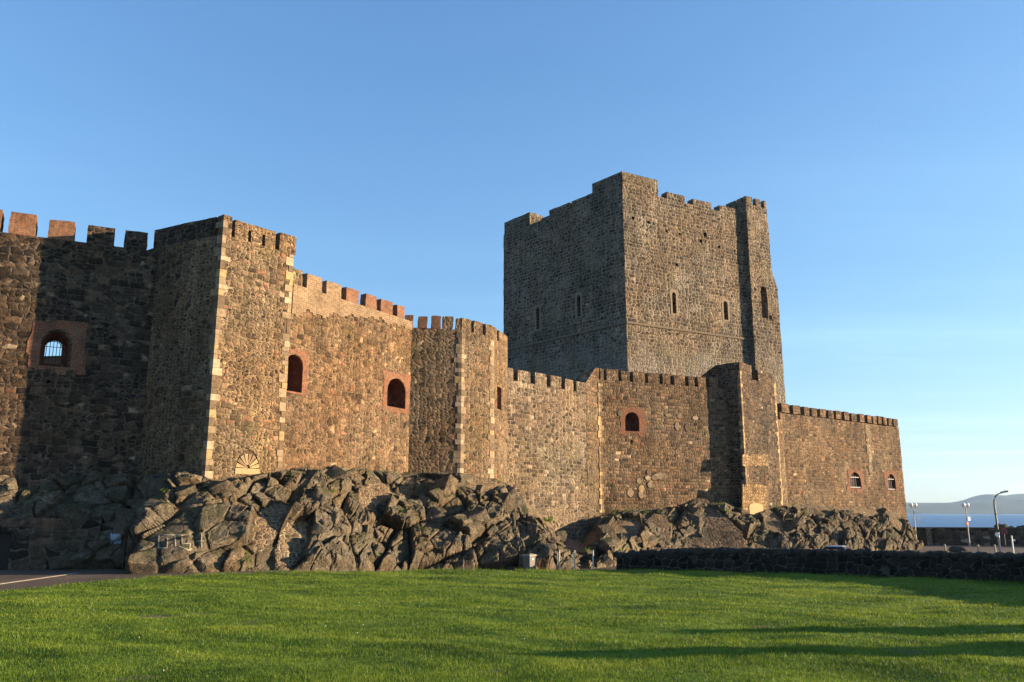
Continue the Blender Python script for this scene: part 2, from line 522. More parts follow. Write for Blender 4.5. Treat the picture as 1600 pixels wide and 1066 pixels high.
class MB:
    def __init__(s):
        s.v = []
        s.f = []

    def loft(s, rings, res=1.0, caps=True):
        """rings: [(z, [(x,y),..]), ...] bottom to top, counter-clockwise from above"""
        base = len(s.v)
        n = len(rings[0][1])
        segs = []
        for i in range(n):
            a, b = Vector(rings[0][1][i]), Vector(rings[0][1][(i + 1) % n])
            segs.append(max(1, int(math.ceil((b - a).length / res))))
        levels = []
        for k in range(len(rings) - 1):
            dz = rings[k + 1][0] - rings[k][0]
            nz = max(1, int(math.ceil(abs(dz) / res)))
            for j in range(nz):
                levels.append((k, j / nz))
        levels.append((len(rings) - 2, 1.0))
        N = sum(segs)
        for k, f in levels:
            z = rings[k][0] * (1 - f) + rings[k + 1][0] * f
            pts = [Vector(p).lerp(Vector(q), f) for p, q in zip(rings[k][1], rings[k + 1][1])]
            for i in range(n):
                a, b = pts[i], pts[(i + 1) % n]
                for q in range(segs[i]):
                    c = a.lerp(b, q / segs[i])
                    s.v.append((c.x, c.y, z))
        L = len(levels)
        for l in range(L - 1):
            for i in range(N):
                j = (i + 1) % N
                s.f.append((base + l * N + i, base + l * N + j, base + (l + 1) * N + j, base + (l + 1) * N + i))
        if caps:
            s.f.append(tuple(base + i for i in reversed(range(N))))
            s.f.append(tuple(base + (L - 1) * N + i for i in range(N)))
        return s

    def prism(s, front, back):
        """closed prism between two equal polygons (front seen counter-clockwise from outside)"""
        b = len(s.v)
        n = len(front)
        s.v += [tuple(p) for p in front] + [tuple(p) for p in back]
        s.f.append(tuple(b + i for i in range(n)))
        s.f.append(tuple(b + n + i for i in reversed(range(n))))
        for i in range(n):
            j = (i + 1) % n
            s.f.append((b + j, b + i, b + n + i, b + n + j))
        return s

    def box(s, c, sx, sy, sz, rz=0.0):
        """box standing on z=c.z"""
        ca, sa = math.cos(rz), math.sin(rz)
        pts = [(c[0] + x * ca - y * sa, c[1] + x * sa + y * ca) for x, y in ((-sx / 2, -sy / 2), (sx / 2, -sy / 2), (sx / 2, sy / 2), (-sx / 2, sy / 2))]
        return s.loft([(c[2], pts), (c[2] + sz, pts)], 1e6)

    def lathe(s, prof, n=12, c=(0, 0, 0)):
        rings = []
        b = len(s.v)
        for r, z in prof:
            for i in range(n):
                a = 2 * math.pi * i / n
                s.v.append((c[0] + r * math.cos(a), c[1] + r * math.sin(a), c[2] + z))
        for l in range(len(prof) - 1):
            for i in range(n):
                j = (i + 1) % n
                s.f.append((b + l * n + i, b + l * n + j, b + (l + 1) * n + j, b + (l + 1) * n + i))
        s.f.append(tuple(b + i for i in reversed(range(n))))
        s.f.append(tuple(b + (len(prof) - 1) * n + i for i in range(n)))
        return s

    def tube(s, pts, rad, n=8):
        pts = [Vector(p) for p in pts]
        b = len(s.v)
        rr = rad if isinstance(rad, (list, tuple)) else [rad] * len(pts)
        for i, p in enumerate(pts):
            d = (pts[min(i + 1, len(pts) - 1)] - pts[max(i - 1, 0)]).normalized()
            up = Vector((0, 0, 1)) if abs(d.z) < .95 else Vector((1, 0, 0))
            x = d.cross(up).normalized()
            y = d.cross(x).normalized()
            for k in range(n):
                a = 2 * math.pi * k / n
                s.v.append(tuple(p + (x * math.cos(a) + y * math.sin(a)) * rr[i]))
        for l in range(len(pts) - 1):
            for i in range(n):
                j = (i + 1) % n
                s.f.append((b + l * n + j, b + l * n + i, b + (l + 1) * n + i, b + (l + 1) * n + j))
        s.f.append(tuple(b + i for i in range(n)))
        s.f.append(tuple(b + (len(pts) - 1) * n + i for i in reversed(range(n))))
        return s

    def build(s, name, mat, parent=None, jit=0.0, smooth=False):
        me = mk(s.v, s.f, jit)
        if smooth:
            me.polygons.foreach_set('use_smooth', [True] * len(me.polygons))
            try:
                me.set_sharp_from_angle(angle=math.radians(40))
            except Exception:
                pass
        return link(name, me, parent, [mat])


def boolean(me, cutters, mats):
    """cut a list of (MB, material name) out of me; returns a new mesh with material slots mats"""
    ob = bpy.data.objects.new('tmp_wall', me)
    for m in mats:
        if M[m].name not in [x.name for x in me.materials]:
            me.materials.append(M[m])
    COL.objects.link(ob)
    tmp = [ob]
    by = {}
    for mb, mat in cutters:
        by.setdefault(mat, MB())
        t = by[mat]
        o = len(t.v)
        t.v += mb.v
        t.f += [tuple(i + o for i in f) for f in mb.f]
    for mat, mb in by.items():
        cm = mk(mb.v, mb.f)
        cm.materials.append(M[mat])
        bm = bmesh.new()
        bm.from_mesh(cm)
        bmesh.ops.recalc_face_normals(bm, faces=bm.faces)
        bm.to_mesh(cm)
        bm.free()
        co = bpy.data.objects.new('tmp_cut', cm)
        COL.objects.link(co)
        tmp.append(co)
        md = ob.modifiers.new('b', 'BOOLEAN')
        md.operation = 'DIFFERENCE'
        md.solver = 'EXACT'
        md.object = co
        md.material_mode = 'TRANSFER'
    dg = bpy.context.evaluated_depsgraph_get()
    res = bpy.data.meshes.new_from_object(ob.evaluated_get(dg), preserve_all_data_layers=True, depsgraph=dg)
    for o in tmp:
        m0 = o.data
        bpy.data.objects.remove(o)
        bpy.data.meshes.remove(m0)
    return res


# ------------------------------------------------------------------ wall planes
class Wall:
    def __init__(s, A, B):
        s.A, s.B = Vector(A), Vector(B)
        s.d = (s.B - s.A).normalized()
        s.n = Vector((s.d.y, -s.d.x))          # outwards, towards the green
        s.L = (s.B - s.A).length

    def hit(s, px, py, off=0.0):
        a, b = ray(px, py)
        o = s.A - s.n * off
        # o + u d = (a*D, D)
        det = s.d.x - a * s.d.y
        u = (a * o.y - o.x) / det
        D = o.y + u * s.d.y
        return u, CAMZ + b * D

    def u(s, px, py):
        return s.hit(px, py)[0]

    def z(s, px, py):
        return s.hit(px, py)[1]

    def xy(s, u, off=0.0):
        p = s.A + s.d * u - s.n * off
        return (p.x, p.y)

    def pt(s, u, z, off=0.0):
        p = s.A + s.d * u - s.n * off
        return Vector((p.x, p.y, z))

    def merlon(s, mb, u0, u1, z0, z1, th, off=0.0, res=.3):
        mb.loft([(z0, [s.xy(u0, off), s.xy(u1, off), s.xy(u1, off + th), s.xy(u0, off + th)]),
                 (z1, [s.xy(u0, off), s.xy(u1, off), s.xy(u1, off + th), s.xy(u0, off + th)])], res)
        return mb

    def arch(s, u0, u1, z0, z1, rise, n=8):
        """outline in (u,z), counter-clockwise seen from outside"""
        pts = [(u0, z0), (u1, z0)]
        zs = z1 - rise
        c = (u0 + u1) / 2
        for i in range(n + 1):
            a = math.pi * i / n
            pts.append((c + (u1 - u0) / 2 * math.cos(a), zs + rise * math.sin(a)))
        return pts

    def cut(s, pts, off0=-.4, off1=1.0, shrink=1.0, sh=0.0):
        cu = sum(p[0] for p in pts) / len(pts)
        cz = min(p[1] for p in pts)
        fr = [s.pt(u, z, off0) for u, z in pts]
        bk = [s.pt(cu + (u - cu) * shrink + sh, cz + (z - cz) * shrink, off1) for u, z in pts]
        return MB().prism(fr, bk)

    def pxrect(s, x0, y0, x1, y1):
        u0, za = s.hit(x0, y1)
        u1, zb = s.hit(x1, y1)
        uc, zt = s.hit((x0 + x1) / 2, y0)
        return u0, u1, (za + zb) / 2, zt


def merlons(wall, parent, spans, ytop_fn, th, drop, mats, off=0.0, ztop=None, zbot=None, jit=.05, cope=0.0, name='merlon'):
    """spans of (px0, px1) measured along the merlon tops"""
    out = []
    for i, (x0, x1) in enumerate(spans):
        y0, y1 = ytop_fn(x0), ytop_fn(x1)
        u0, z0 = wall.hit(x0, y0)
        u1, z1 = wall.hit(x1, y1)
        z = ztop if ztop is not None else (z0 + z1) / 2
        z += random.uniform(-.07, .06)
        mb = MB()
        wall.merlon(mb, u0, u1, (z - drop if zbot is None else zbot) - .03, z, th, off)
        mat = mats[i % len(mats)]
        o = mb.build(name, mat, parent, jit)
        if cope:
            cm = MB()
            wall.merlon(cm, u0 - .03, u1 + .03, z - .01, z + cope, th + .1, off - .05)
            cm.build('coping', 'cope', o, .03)
        out.append(o)
    return out


def lerp_fn(x0, y0, x1, y1):
    return lambda x: y0 + (y1 - y0) * (x - x0) / (x1 - x0)


def surround(wall, inner, parent, outer, mat, proud=.03, jag=.14):
    """masonry dressing round an opening: inner outline (u,z) and outer rectangle (u0,u1,z0,z1)"""
    u0, u1, z0, z1 = outer
    cu = sum(p[0] for p in inner) / len(inner)
    cz = sum(p[1] for p in inner) / len(inner)
    # densify the inner outline
    pts = []
    n = len(inner)
    for i in range(n):
        a, b = inner[i], inner[(i + 1) % n]
        k = max(1, int(math.hypot(b[0] - a[0], b[1] - a[1]) / .16))
        for q in range(k):
            pts.append((a[0] + (b[0] - a[0]) * q / k, a[1] + (b[1] - a[1]) * q / k))
    n = len(pts)
    inn, out = [], []
    jg = 0.0
    for i, (u, z) in enumerate(pts):
        du, dz = u - cu, z - cz
        t = 1e9
        if du > 1e-6:
            t = min(t, (u1 - cu) / du)
        if du < -1e-6:
            t = min(t, (u0 - cu) / du)
        if dz > 1e-6:
            t = min(t, (z1 - cz) / dz)
        if dz < -1e-6:
            t = min(t, (z0 - cz) / dz)
        if i % 3 == 0:
            jg = random.uniform(-jag, jag)
        t *= 1 + jg
        t = max(t, 1.06)
        out.append((cu + du * t, cz + dz * t))
        inn.append((u, z))
    mb = MB()
    for ring, off in ((inn, -proud), (out, -proud), (out, .02), (inn, .02)):
        for u, z in ring:
            mb.v.append(tuple(wall.pt(u, z, off)))
    for i in range(n):
        j = (i + 1) % n
        mb.f.append((i, n + i, n + j, j))
        mb.f.append((n + i, 2 * n + i, 2 * n + j, n + j))
        mb.f.append((3 * n + i, i, j, 3 * n + j))
        mb.f.append((2 * n + i, 3 * n + i, 3 * n + j, 2 * n + j))
    me = mk(mb.v, mb.f)
    bm = bmesh.new()
    bm.from_mesh(me)
    bmesh.ops.recalc_face_normals(bm, faces=bm.faces)
    bm.to_mesh(me)
    bm.free()
    return link('brick_surround' if 'brick' in mat else 'stone_surround', me, parent, [mat])


def quoins(C, w1, w2, z0, z1, parent, hmin=.24, hmax=.60, la=(.20, .48), mat='quoin', skip=0.0, proud=.03):
    """alternating corner stones; w1 = wall ending at C, w2 = wall starting at C"""
    C = Vector(C)
    z = z0
    k = 0
    mb = MB()
    while z < z1:
        h = random.uniform(hmin, hmax)
        if random.random() >= skip:
            l1 = random.uniform(*((la[0], la[0] + .15) if k % 2 else (la[1] - .1, la[1] + .15)))
            l2 = random.uniform(*((la[0], la[0] + .15) if not k % 2 else (la[1] - .1, la[1] + .15)))
            p = proud + random.uniform(-.012, .012)
            o = C + (w1.n + w2.n).normalized() * (p / max(.3, ((w1.n + w2.n).normalized()).dot(w1.n)))
            a = C - w1.d * l1
            b = C + w2.d * l2
            i = C - (w1.n + w2.n).normalized() * .1
            poly = [a + w1.n * p, o, b + w2.n * p, b - w2.n * .05, i, a - w1.n * .05]
            zz = min(z + h, z1) - .025
            mb.loft([(z, [tuple(q) for q in poly]), (zz, [tuple(q) for q in poly])], .5)
        z += h
        k += 1 if random.random() < .8 else 2
    return mb.build('quoins', mat, parent, .012)


def grille(wall, u0, u1, z0, z1, off, parent, nb=5, rise=None, mat='iron', r=.02, cross=(0.0, 1.0)):
    mb = MB()
    c = (u0 + u1) / 2
    hw = (u1 - u0) / 2
    for i in range(nb):
        u = u0 + (u1 - u0) * (i + .5) / nb
        zt = z1
        if rise:
            zt = z1 - rise + rise * math.sqrt(max(0, 1 - ((u - c) / hw) ** 2))
        mb.tube([wall.pt(u, z0, off), wall.pt(u, zt, off)], r, 6)
    for f in cross:
        z = z0 + (z1 - (rise or 0) - z0) * f
        mb.tube([wall.pt(u0, z, off + .03), wall.pt(u1, z, off + .03)], r, 6)
    if rise:
        mb.tube([wall.pt(c + hw * math.cos(math.pi * i / 10), z1 - rise + rise * math.sin(math.pi * i / 10) - r, off) for i in range(11)], r * 1.2, 6)
    return mb.build('grille', mat, parent)


# ------------------------------------------------------------------ castle plan (metres)
def at(px, py, d):
    p = P(px, py, d * G)
    return (p.x, p.y)


LWi = at(250, 363, 48.7)
LW0 = at(0, 335, 44.9)
LWo = tuple(Vector(LW0) + (Vector(LW0) - Vector(LWi)) * 1.3)
T1c = at(350, 340, 46.3)
T1r = at(460, 375, 50.2)
WA0 = at(452, 415, 50.25)
WA1 = at(644, 483, 61.2)
B1 = at(722, 495, 62.0)
B2 = at(770, 508, 64.9)
B3 = at(793, 523, 68.9)
WB0 = at(790, 575, 69.6)
WB1 = at(918, 598, 78.3)
WC0 = at(935, 577, 79.7)
WC1 = at(1105, 590, 84.9)
T2c = at(1155, 566, 85.0)
T2r = at(1210, 582, 91.3)
WD0 = at(1221, 630, 93.0)
WD1 = at(1403, 655, 109.3)
K0 = at(972, 268, 85.0)
KR = at(1165, 330, 94.3)
KL = at(787, 345, 100.7)


def back(p, w, t):
    q = Vector(p) - w.n * t
    return (q.x, q.y)


castle_parts = []

# ---- left curtain wall -------------------------------------------------
w = Wall(LWo, LWi)
zt = w.z(150, 354)
zc = zt - 1.12
root = empty('curtain_wall', (*w.xy(w.L / 2), 4), 'shadowed stone curtain wall at far left with barred arched window and five crenels against the sky', 'castle wall')
body = MB().loft([(-1.0, [w.xy(0), w.xy(w.L + .5), w.xy(w.L + .5, 1.7), w.xy(0, 1.7)]), (zc, [w.xy(0), w.xy(w.L + .5), w.xy(w.L + .5, 1.7), w.xy(0, 1.7)])], .6)
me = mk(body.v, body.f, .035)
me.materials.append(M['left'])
u0, u1, z0, z1 = w.pxrect(60, 514, 109, 573)
arc = w.arch(u0, u1, z0, z1, (u1 - u0) * .5)
c1 = w.cut(arc, -.5, .95, .8, -.12)
a0, b0 = w.hit(67, 567, .95)
a1, _ = w.hit(94, 567, .95)
_, b1 = w.hit(80, 529, .95)
arc2 = w.arch(a0, a1, b0, b1, (a1 - a0) * .4)
c2 = w.cut(arc2, .6, 2.2)
hu, hz = w.hit(76, 596)
c3 = w.cut([(hu - .12, hz - .12), (hu + .12, hz - .12), (hu + .12, hz + .1), (hu - .12, hz + .1)], -.3, .5)
me = boolean(me, [(c1, 'brick_dark'), (c2, 'left'), (c3, 'tower')], ['left', 'brick_dark', 'tower'])
link('wall', me, root)
win = empty('window', (0, 0, 0))
win.parent = root
o = w.pxrect(36, 500, 134, 583)
fr = surround(w, arc, root, o, 'brick')
bpy.data.objects.remove(win)
grille(w, a0, a1, b0, b1 - .12, 1.1, root, 5, (a1 - a0) * .4)
lf = lerp_fn(17, 330.5, 232, 365)
merlons(w, root, [(-40, 4), (17, 58), (78, 118), (138, 180), (196, 232)], lf, 1.65, 1.12, ['brick_mer', 'brick_mer', 'brick_mer', 'left', 'left'], zbot=zc)
mb = MB()
w.merlon(mb, w.u(249, 366), w.L + .4, zc - .03, zt, .75)
mb.build('merlon', 'left', root, .03)
mbk = MB()
for k in range(4):
    uu = w.u(-40, 330) - 1.0 - k * 2.6
    mb = MB()
    w.merlon(mb, uu - 1.7, uu, zc - .03, zt, .75)
    mb.build('merlon', 'brick_mer', root, .03)

# ---- left tower ----------------------------------------------------------
wf = Wall(T1c, T1r)
ws = Wall(LWi, T1c)
zt1 = wf.z(352, 340) + .15
zcr = zt1 - 1.25
root = empty('wall_tower', (*T1c, 4.5), 'tall square corner tower with pale quoins, lit tan front and black shadowed left side', 'castle tower')
bk = 7.0
poly = [ws.xy(-.6), T1c, T1r, back(T1r, wf, bk), back(LWi, wf, bk)]
body = MB().loft([(0.5, poly), (zcr, poly)], .6)
me = mk(body.v, body.f, .035)
me.materials.append(M['tower'])
me = boolean(me, [(wf.cut(wf.arch(*[wf.u(368, 738), wf.u(404, 738)], wf.z(386, 738), wf.z(386, 703), 1.0), -.3, .06), 'tower')], ['tower'])
link('wall', me, root)
# parapet
cuts = []
mb = MB()
wf.merlon(mb, 0, wf.u(363, 344), zcr - .02, zt1 + .05, .7)
mb.build('merlon', 'tower', root, .03)
u0 = wf.u(368, 348)
u1 = wf.u(431, 366)
zp1 = zt1 - .08
mb = MB()
us = [u0]
for (sx, sy0, sy1) in ((389, 369, 385), (411, 375, 391)):
    a = wf.u(sx, sy1)
    us += [a - .11, a + .11]
us.append(u1)
zs0 = zcr - .02
for a, b in zip(us[0::2], us[1::2]):
    wf.merlon(mb, a, b, zs0, zp1, .6, 0, .3)
for a, b in zip(us[1::2][:2], us[2::2]):
    wf.merlon(mb, a - .02, b + .02, zp1 - .42, zp1 - .02, .56, .015, .3)
mb.build('parapet', 'tower', root, .03)
mb = MB()
wf.merlon(mb, wf.u(437, 368), wf.L + .12, zcr - .02, zt1 - .05, .7, -.06)
mb.build('merlon', 'tower', root, .03)
mb = MB()
ws.merlon(mb, -.5, ws.L - .7, zcr - .02, zt1 - .02, .6)
mb.build('parapet', 'left', root, .03)  # shaded side parapet takes the shade-darkened stone of the left wall
quoins(T1c, ws, wf, 4.0, zt1 - .3, root)
wr = Wall(T1r, back(T1r, wf, bk))
quoins(T1r, wf, wr, 4.0, zcr + .2, root, mat='quoin')
# blocked arch: sill and fan of voussoirs
cu = wf.u(386, 738)
zb = wf.z(386, 738)
mb = MB()
hw = (wf.u(404, 738) - wf.u(368, 738)) / 2
mb.prism([wf.pt(cu - hw * 1.05, zb - .12, -.05), wf.pt(cu + hw * 1.05, zb - .12, -.05), wf.pt(cu + hw * 1.05, zb + .22, -.05), wf.pt(cu - hw * 1.05, zb + .22, -.05)],
         [wf.pt(cu - hw * 1.05, zb - .12, .1), wf.pt(cu + hw * 1.05, zb - .12, .1), wf.pt(cu + hw * 1.05, zb + .22, .1), wf.pt(cu - hw * 1.05, zb + .22, .1)])
mb.build('sill', 'sandstone', root, .01)
mb = MB()
for i in range(8):
    a0 = math.pi * i / 8 + .05
    a1 = math.pi * (i + 1) / 8 - .05
    pts = []
    for r, a in ((.22, a0), (1.0, a0), (1.0, a1), (.22, a1)):
        pts.append((cu + hw * r * math.cos(a), zb + .24 + hw * r * math.sin(a) * 1.1))
    mb.prism([wf.pt(u, z, -.03) for u, z in pts], [wf.pt(u, z, .12) for u, z in pts])
mb.build('blocked_arch', 'quoin_y', root, .008)

# ---- curtain wall A (between tower and bastion) -----------------------------
w = Wall(WA0, WA1)
ztA = w.z(541, 448)
zcA = ztA - 1.0
root = empty('curtain_wall', (*w.xy(w.L / 2), 5), 'tall sunlit rubble curtain wall with two red brick arched windows beside the square tower', 'castle wall')
poly = [w.xy(-.8), w.xy(w.L), w.xy(w.L, 1.9), w.xy(-.8, 1.9)]
body = MB().loft([(1.5, poly), (zcA, poly)], .6)
me = mk(body.v, body.f, .035)
me.materials.append(M['wall_a'])
wins = []
cuts = []
for (x0, y0, x1, y1, rise) in ((444, 552, 471, 612, .5), (604, 590, 633, 637, .45)):
    r = w.pxrect(x0, y0, x1, y1)
    a = w.arch(*r, (r[1] - r[0]) * rise)
    wins.append((r, a))
    cuts.append((w.cut(a, -.5, 1.25, .92), 'brick_dark'))
me = boolean(me, cuts, ['wall_a', 'brick_dark'])
link('wall', me, root)
surround(w, wins[0][1], root, w.pxrect(443, 547, 481, 614), 'brick')
surround(w, wins[1][1], root, w.pxrect(595, 583, 641, 643), 'brick')
lf = lerp_fn(458, 417, 645, 484)
zA = lambda x: lf(x)
merlons(w, root, [(446, 473), (480, 504), (511, 534), (542, 561), (572, 589), (596, 614), (621, 632)], lf, .55, 1.0,
        ['bastion', 'brick_tan', 'brick_tan', 'brick_mer', 'brick_mer', 'brick_mer', 'brick_mer'], ztop=ztA)
# brick courses under the battlements
mb = MB()
prev = None
edge = []
ua, ub = w.u(458, 445), w.u(640, 505)
n = 40
for i in range(n + 1):
    u = ua + (ub - ua) * i / n
    f = i / n
    dep = (2.0 - f * 2.2 if f < .6 else .65) + .55 * mnoise.noise(Vector((i * .37, 0, 0)))
    edge.append((u, zcA - round(dep / .145) * .145))
    edge.append((u + (ub - ua) / n * .98, zcA - round(dep / .145) * .145))
top = [(u, zcA - .02) for u, _ in reversed(edge)]
pts = edge + top
mb.prism([w.pt(u, z, -.055) for u, z in pts], [w.pt(u, z, .02) for u, z in pts])
mb.build('brick_courses', 'brick_tan', root, .012)

# ---- polygonal bastion -----------------------------------------------------
w01, w12, w23 = Wall(WA1, B1), Wall(B1, B2), Wall(B2, B3)
ztB = w12.z(735, 500)
zcB = ztB - 1.0
root = empty('wall_bastion', (*B1, 5), 'many-sided bastion with white quoin strips projecting between two curtain walls', 'castle tower')
pb = tuple(Vector(B3) + Vector((-2.5, 4.0)))
poly = [w01.xy(-.3), B1, B2, B3, pb, (WA1[0] - 3, pb[1])]
body = MB().loft([(0.0, poly), (zcB, poly)], .6)
me = mk(body.v, body.f, .035)
me.materials.append(M['bastion'])
r = w23.pxrect(776.5, 605, 783.5, 640)
me = boolean(me, [(w23.cut([(r[0], r[2]), (r[1], r[2]), (r[1], r[3]), (r[0], r[3])], -.4, .5), 'brick')], ['bastion', 'brick'])
link('wall', me, root)
lf = lerp_fn(632, 484, 722, 497)
merlons(w01, root, [(634, 646), (654, 668), (675, 689), (692, 708), (713, 720)], lf, .5, 1.0, ['brick_mer', 'brick_mer', 'brick_mer', 'bastion', 'bastion'], ztop=ztB)
for wl, spans in ((w12, [(0, .29), (.38, .66), (.76, 1.0)]), (w23, [(0, .28), (.40, 1.0)])):
    for a, b in spans:
        mb = MB()
        wl.merlon(mb, wl.L * a, wl.L * b, zcB - .03, ztB + random.uniform(-.04, .04), .5)
        mb.build('merlon', 'bastion', root, .03)
quoins(B1, w01, w12, 3.5, zcB - .2, root, .3, .55, (.2, .46), proud=.035)
quoins(B2, w12, w23, 3.5, zcB - .2, root, .3, .6, (.2, .42))

# ---- curtain wall B ---------------------------------------------------------
w = Wall(WB0, WB1)
ztW = w.z(850, 585)
zcW = ztW - 1.1
root = empty('curtain_wall', (*w.xy(w.L / 2), 2), 'plain pale-mortared curtain wall without windows running down to the rocks below the keep', 'castle wall')
poly = [w.xy(-.5), w.xy(w.L), w.xy(w.L, 1.9), w.xy(-.5, 1.9)]
body = MB().loft([(-1.5, poly), (zcW, poly)], .7)
body.build('wall', 'wall_b', root, .04)
lf = lerp_fn(793, 575, 917, 595)
merlons(w, root, [(787, 802), (809, 829), (836, 854), (860, 877), (883, 896), (900.5, 916)], lf, 1.2, 1.1, ['wall_b'], ztop=ztW)

# corner pier with ramped top between curtain B and C
wp = Wall(WB1, WC0)
wc = Wall(WC0, WC1)
ztC = wc.z(1000, 581)
zcC = ztC - 1.15
# ---- curtain wall C ----------------------------------------------------------
root = empty('curtain_wall', (*wc.xy(wc.L / 2), 3), 'sunlit coursed curtain wall with one red-edged arched window in front of the keep', 'castle wall')
poly = [WC0, wc.xy(wc.L + 6), wc.xy(wc.L + 6, 1.9), back(WC0, wc, 1.9)]
body = MB().loft([(-1.5, poly), (zcC, poly)], .7)
me = mk(body.v, body.f, .04)
me.materials.append(M['wall_c'])
r = wc.pxrect(977, 644, 999, 674)
arcC = wc.arch(*r, (r[1] - r[0]) * .48)
hu, hz = wc.hit(987, 690)
me = boolean(me, [(wc.cut(arcC, -.4, 1.4, .95), 'brick_dark'),
                  (wc.cut([(hu - .15, hz - .15), (hu + .15, hz - .15), (hu + .15, hz + .15), (hu - .15, hz + .15)], -.4, .6), 'wall_c')], ['wall_c', 'brick_dark'])
link('wall', me, root)
surround(wc, arcC, root, wc.pxrect(966, 638, 1008, 679), 'brick', jag=.2)
lf = lerp_fn(935, 576, 1100, 588)
merlons(wc, root, [(937, 943), (948, 966), (970.5, 984), (989, 1007), (1012, 1030), (1035, 1047), (1053, 1070), (1076, 1085), (1090, 1103), (1108, 1122)], lf, 1.3, 1.15, ['wall_c'], ztop=ztC)
# corner pier
mb = MB()
zr = zcW + .2
a, b = Vector(WB1) + wp.n * .02 - wp.d * .3, Vector(WC0) + wp.n * .02
a2, b2 = a - wp.n * 1.6, b - wp.n * 1.6
lo = [tuple(a), tuple(b), tuple(b2), tuple(a2)]
mb.loft([(-1.5, lo), (zcW + .3, lo)], .7)
mb.build('corner_pier', 'infill', root, .03)
mb = MB()
f = [(*a, zcW + .32), (*b, zcW + .32), (*b, ztC), (*(a * .25 + b * .75), ztC), (*a, ztW)]
k = [(*a2, zcW + .32), (*b2, zcW + .32), (*b2, ztC), (*(a2 * .25 + b2 * .75), ztC), (*a2, ztW)]
mb.prism(f, k)
mb.build('ramped_parapet', 'wall_c', root, .02)
wx = Wall(WB1, WC0)
quoins(WC0, wx, wc, 3.0, zcC - .3, root, .25, .55, (.16, .34), mat='quoin_y', proud=.10)
# scattered pale repair stones
mb = MB()
for (x, y, sx, sy) in ((1012, 747, .35, .25), (1022, 746, .35, .3), (1031, 744, .45, .35), (1037, 744, .4, .35), (1014, 738, .35, .3), (1016, 757, .35, .4), (1025, 745, .3, .3),
                       (1058, 666, .3, .45), (1074, 668, .35, .45), (1044, 649, .45, .2), (1062, 650, .4, .3), (1086, 653, .35, .25), (1099, 654, .6, .25), (970, 646, .4, .35), (985, 770, .4, .4), (1002, 764, .35, .4), (998, 752, .3, .3), (1001, 773, .3, .4)):
    u, z = wc.hit(x, y)
    pts = [(u + math.cos(q) * sx * random.uniform(.85, 1.1), z + math.sin(q) * sy * random.uniform(.85, 1.1)) for q in [math.pi / 4 + i * math.pi / 4 for i in range(8)]]
    mb.prism([wc.pt(a_, b_, -.06) for a_, b_ in pts], [wc.pt(a_, b_, .1) for a_, b_ in pts])
mb.build('repair_stones', 'quoin', root, .02)

# ---- small tower 2 -----------------------------------------------------------
wf2 = Wall(T2c, T2r)
ws2 = Wall(tuple(Vector(T2c) + Vector((-1.9, 1.25))), T2c)
zt2 = wf2.z(1156, 566)
zc2 = zt2 - 1.6
root = empty('wall_tower', (*T2c, 2.5), 'small square wall tower with yellow quoins below the right end of the keep', 'castle tower')
q0 = tuple(Vector(T2c) + Vector((-4.2, 2.7)))
poly = [q0, T2c, T2r, back(T2r, wf2, 6), back(q0, wf2, 3)]
body = MB().loft([(-.5, poly), (zc2, poly)], .6)
body.build('wall', 'tower2', root, .035)
ug0, ug1 = wf2.u(1174, 575), wf2.u(1184, 578)
for a, b in ((0, ug0), (ug1, wf2.L)):
    mb = MB()
    wf2.merlon(mb, a, b, zc2 - .02, zt2 - (.3 if a else 0), 1.2)
    mb.build('merlon', 'tower2', root, .03)
ws2b = Wall(q0, T2c)
mb = MB()
uL = ws2b.L - 1.25
side = [(0, zc2 - .02), (uL, zc2 - .02), (uL, zt2 - .04), (uL * .62, zt2 - .12), (uL * .1, zt2 - 1.35), (0, zt2 - 1.4)]
mb.prism([ws2b.pt(u, z, 0) for u, z in side], [ws2b.pt(u, z, .9) for u, z in side])
mb.build('parapet', 'tower2', root, .03)
quoins(T2c, ws2b, wf2, 2.0, zt2 - .9, root, .35, .55, (.16, .34), mat='quoin_y')
wr2 = Wall(T2r, back(T2r, wf2, 6))
quoins(T2r, wf2, wr2, 2.0, zt2 - 1.2, root, .3, .55, (.2, .45), mat='quoin_y')
# yellow patched foot of the tower
for (ya, yb, jg) in ((711, 728, 1.5), (757, 800, 2.5)):
    lo, hi, sd1, sd2 = [], [], [], []
    for i in range(13):
        x = 1159.5 + (1200 - 1159.5) * i / 12
        lo.append(wf2.hit(x, yb + random.uniform(-jg, jg)))
        hi.append(wf2.hit(x, ya + random.uniform(-jg, jg) * 1.5))
    pts = lo + hi[::-1]
    mb = MB()
    mb.prism([wf2.pt(a_, b_, -.05) for a_, b_ in pts], [wf2.pt(a_, b_, .1) for a_, b_ in pts])
    mb.build('patch', 'yellow', root, .012)
u0, u1, z0, z1 = wf2.pxrect(1170, 786, 1191, 806)
mb = MB()
pts = wf2.arch(u0, u1, z0, z1, .35)
mb.prism([wf2.pt(a_, b_, -.13) for a_, b_ in pts], [wf2.pt(a_, b_, .05) for a_, b_ in pts])
mb.build('blocking_slab', 'sandstone', root, .015)

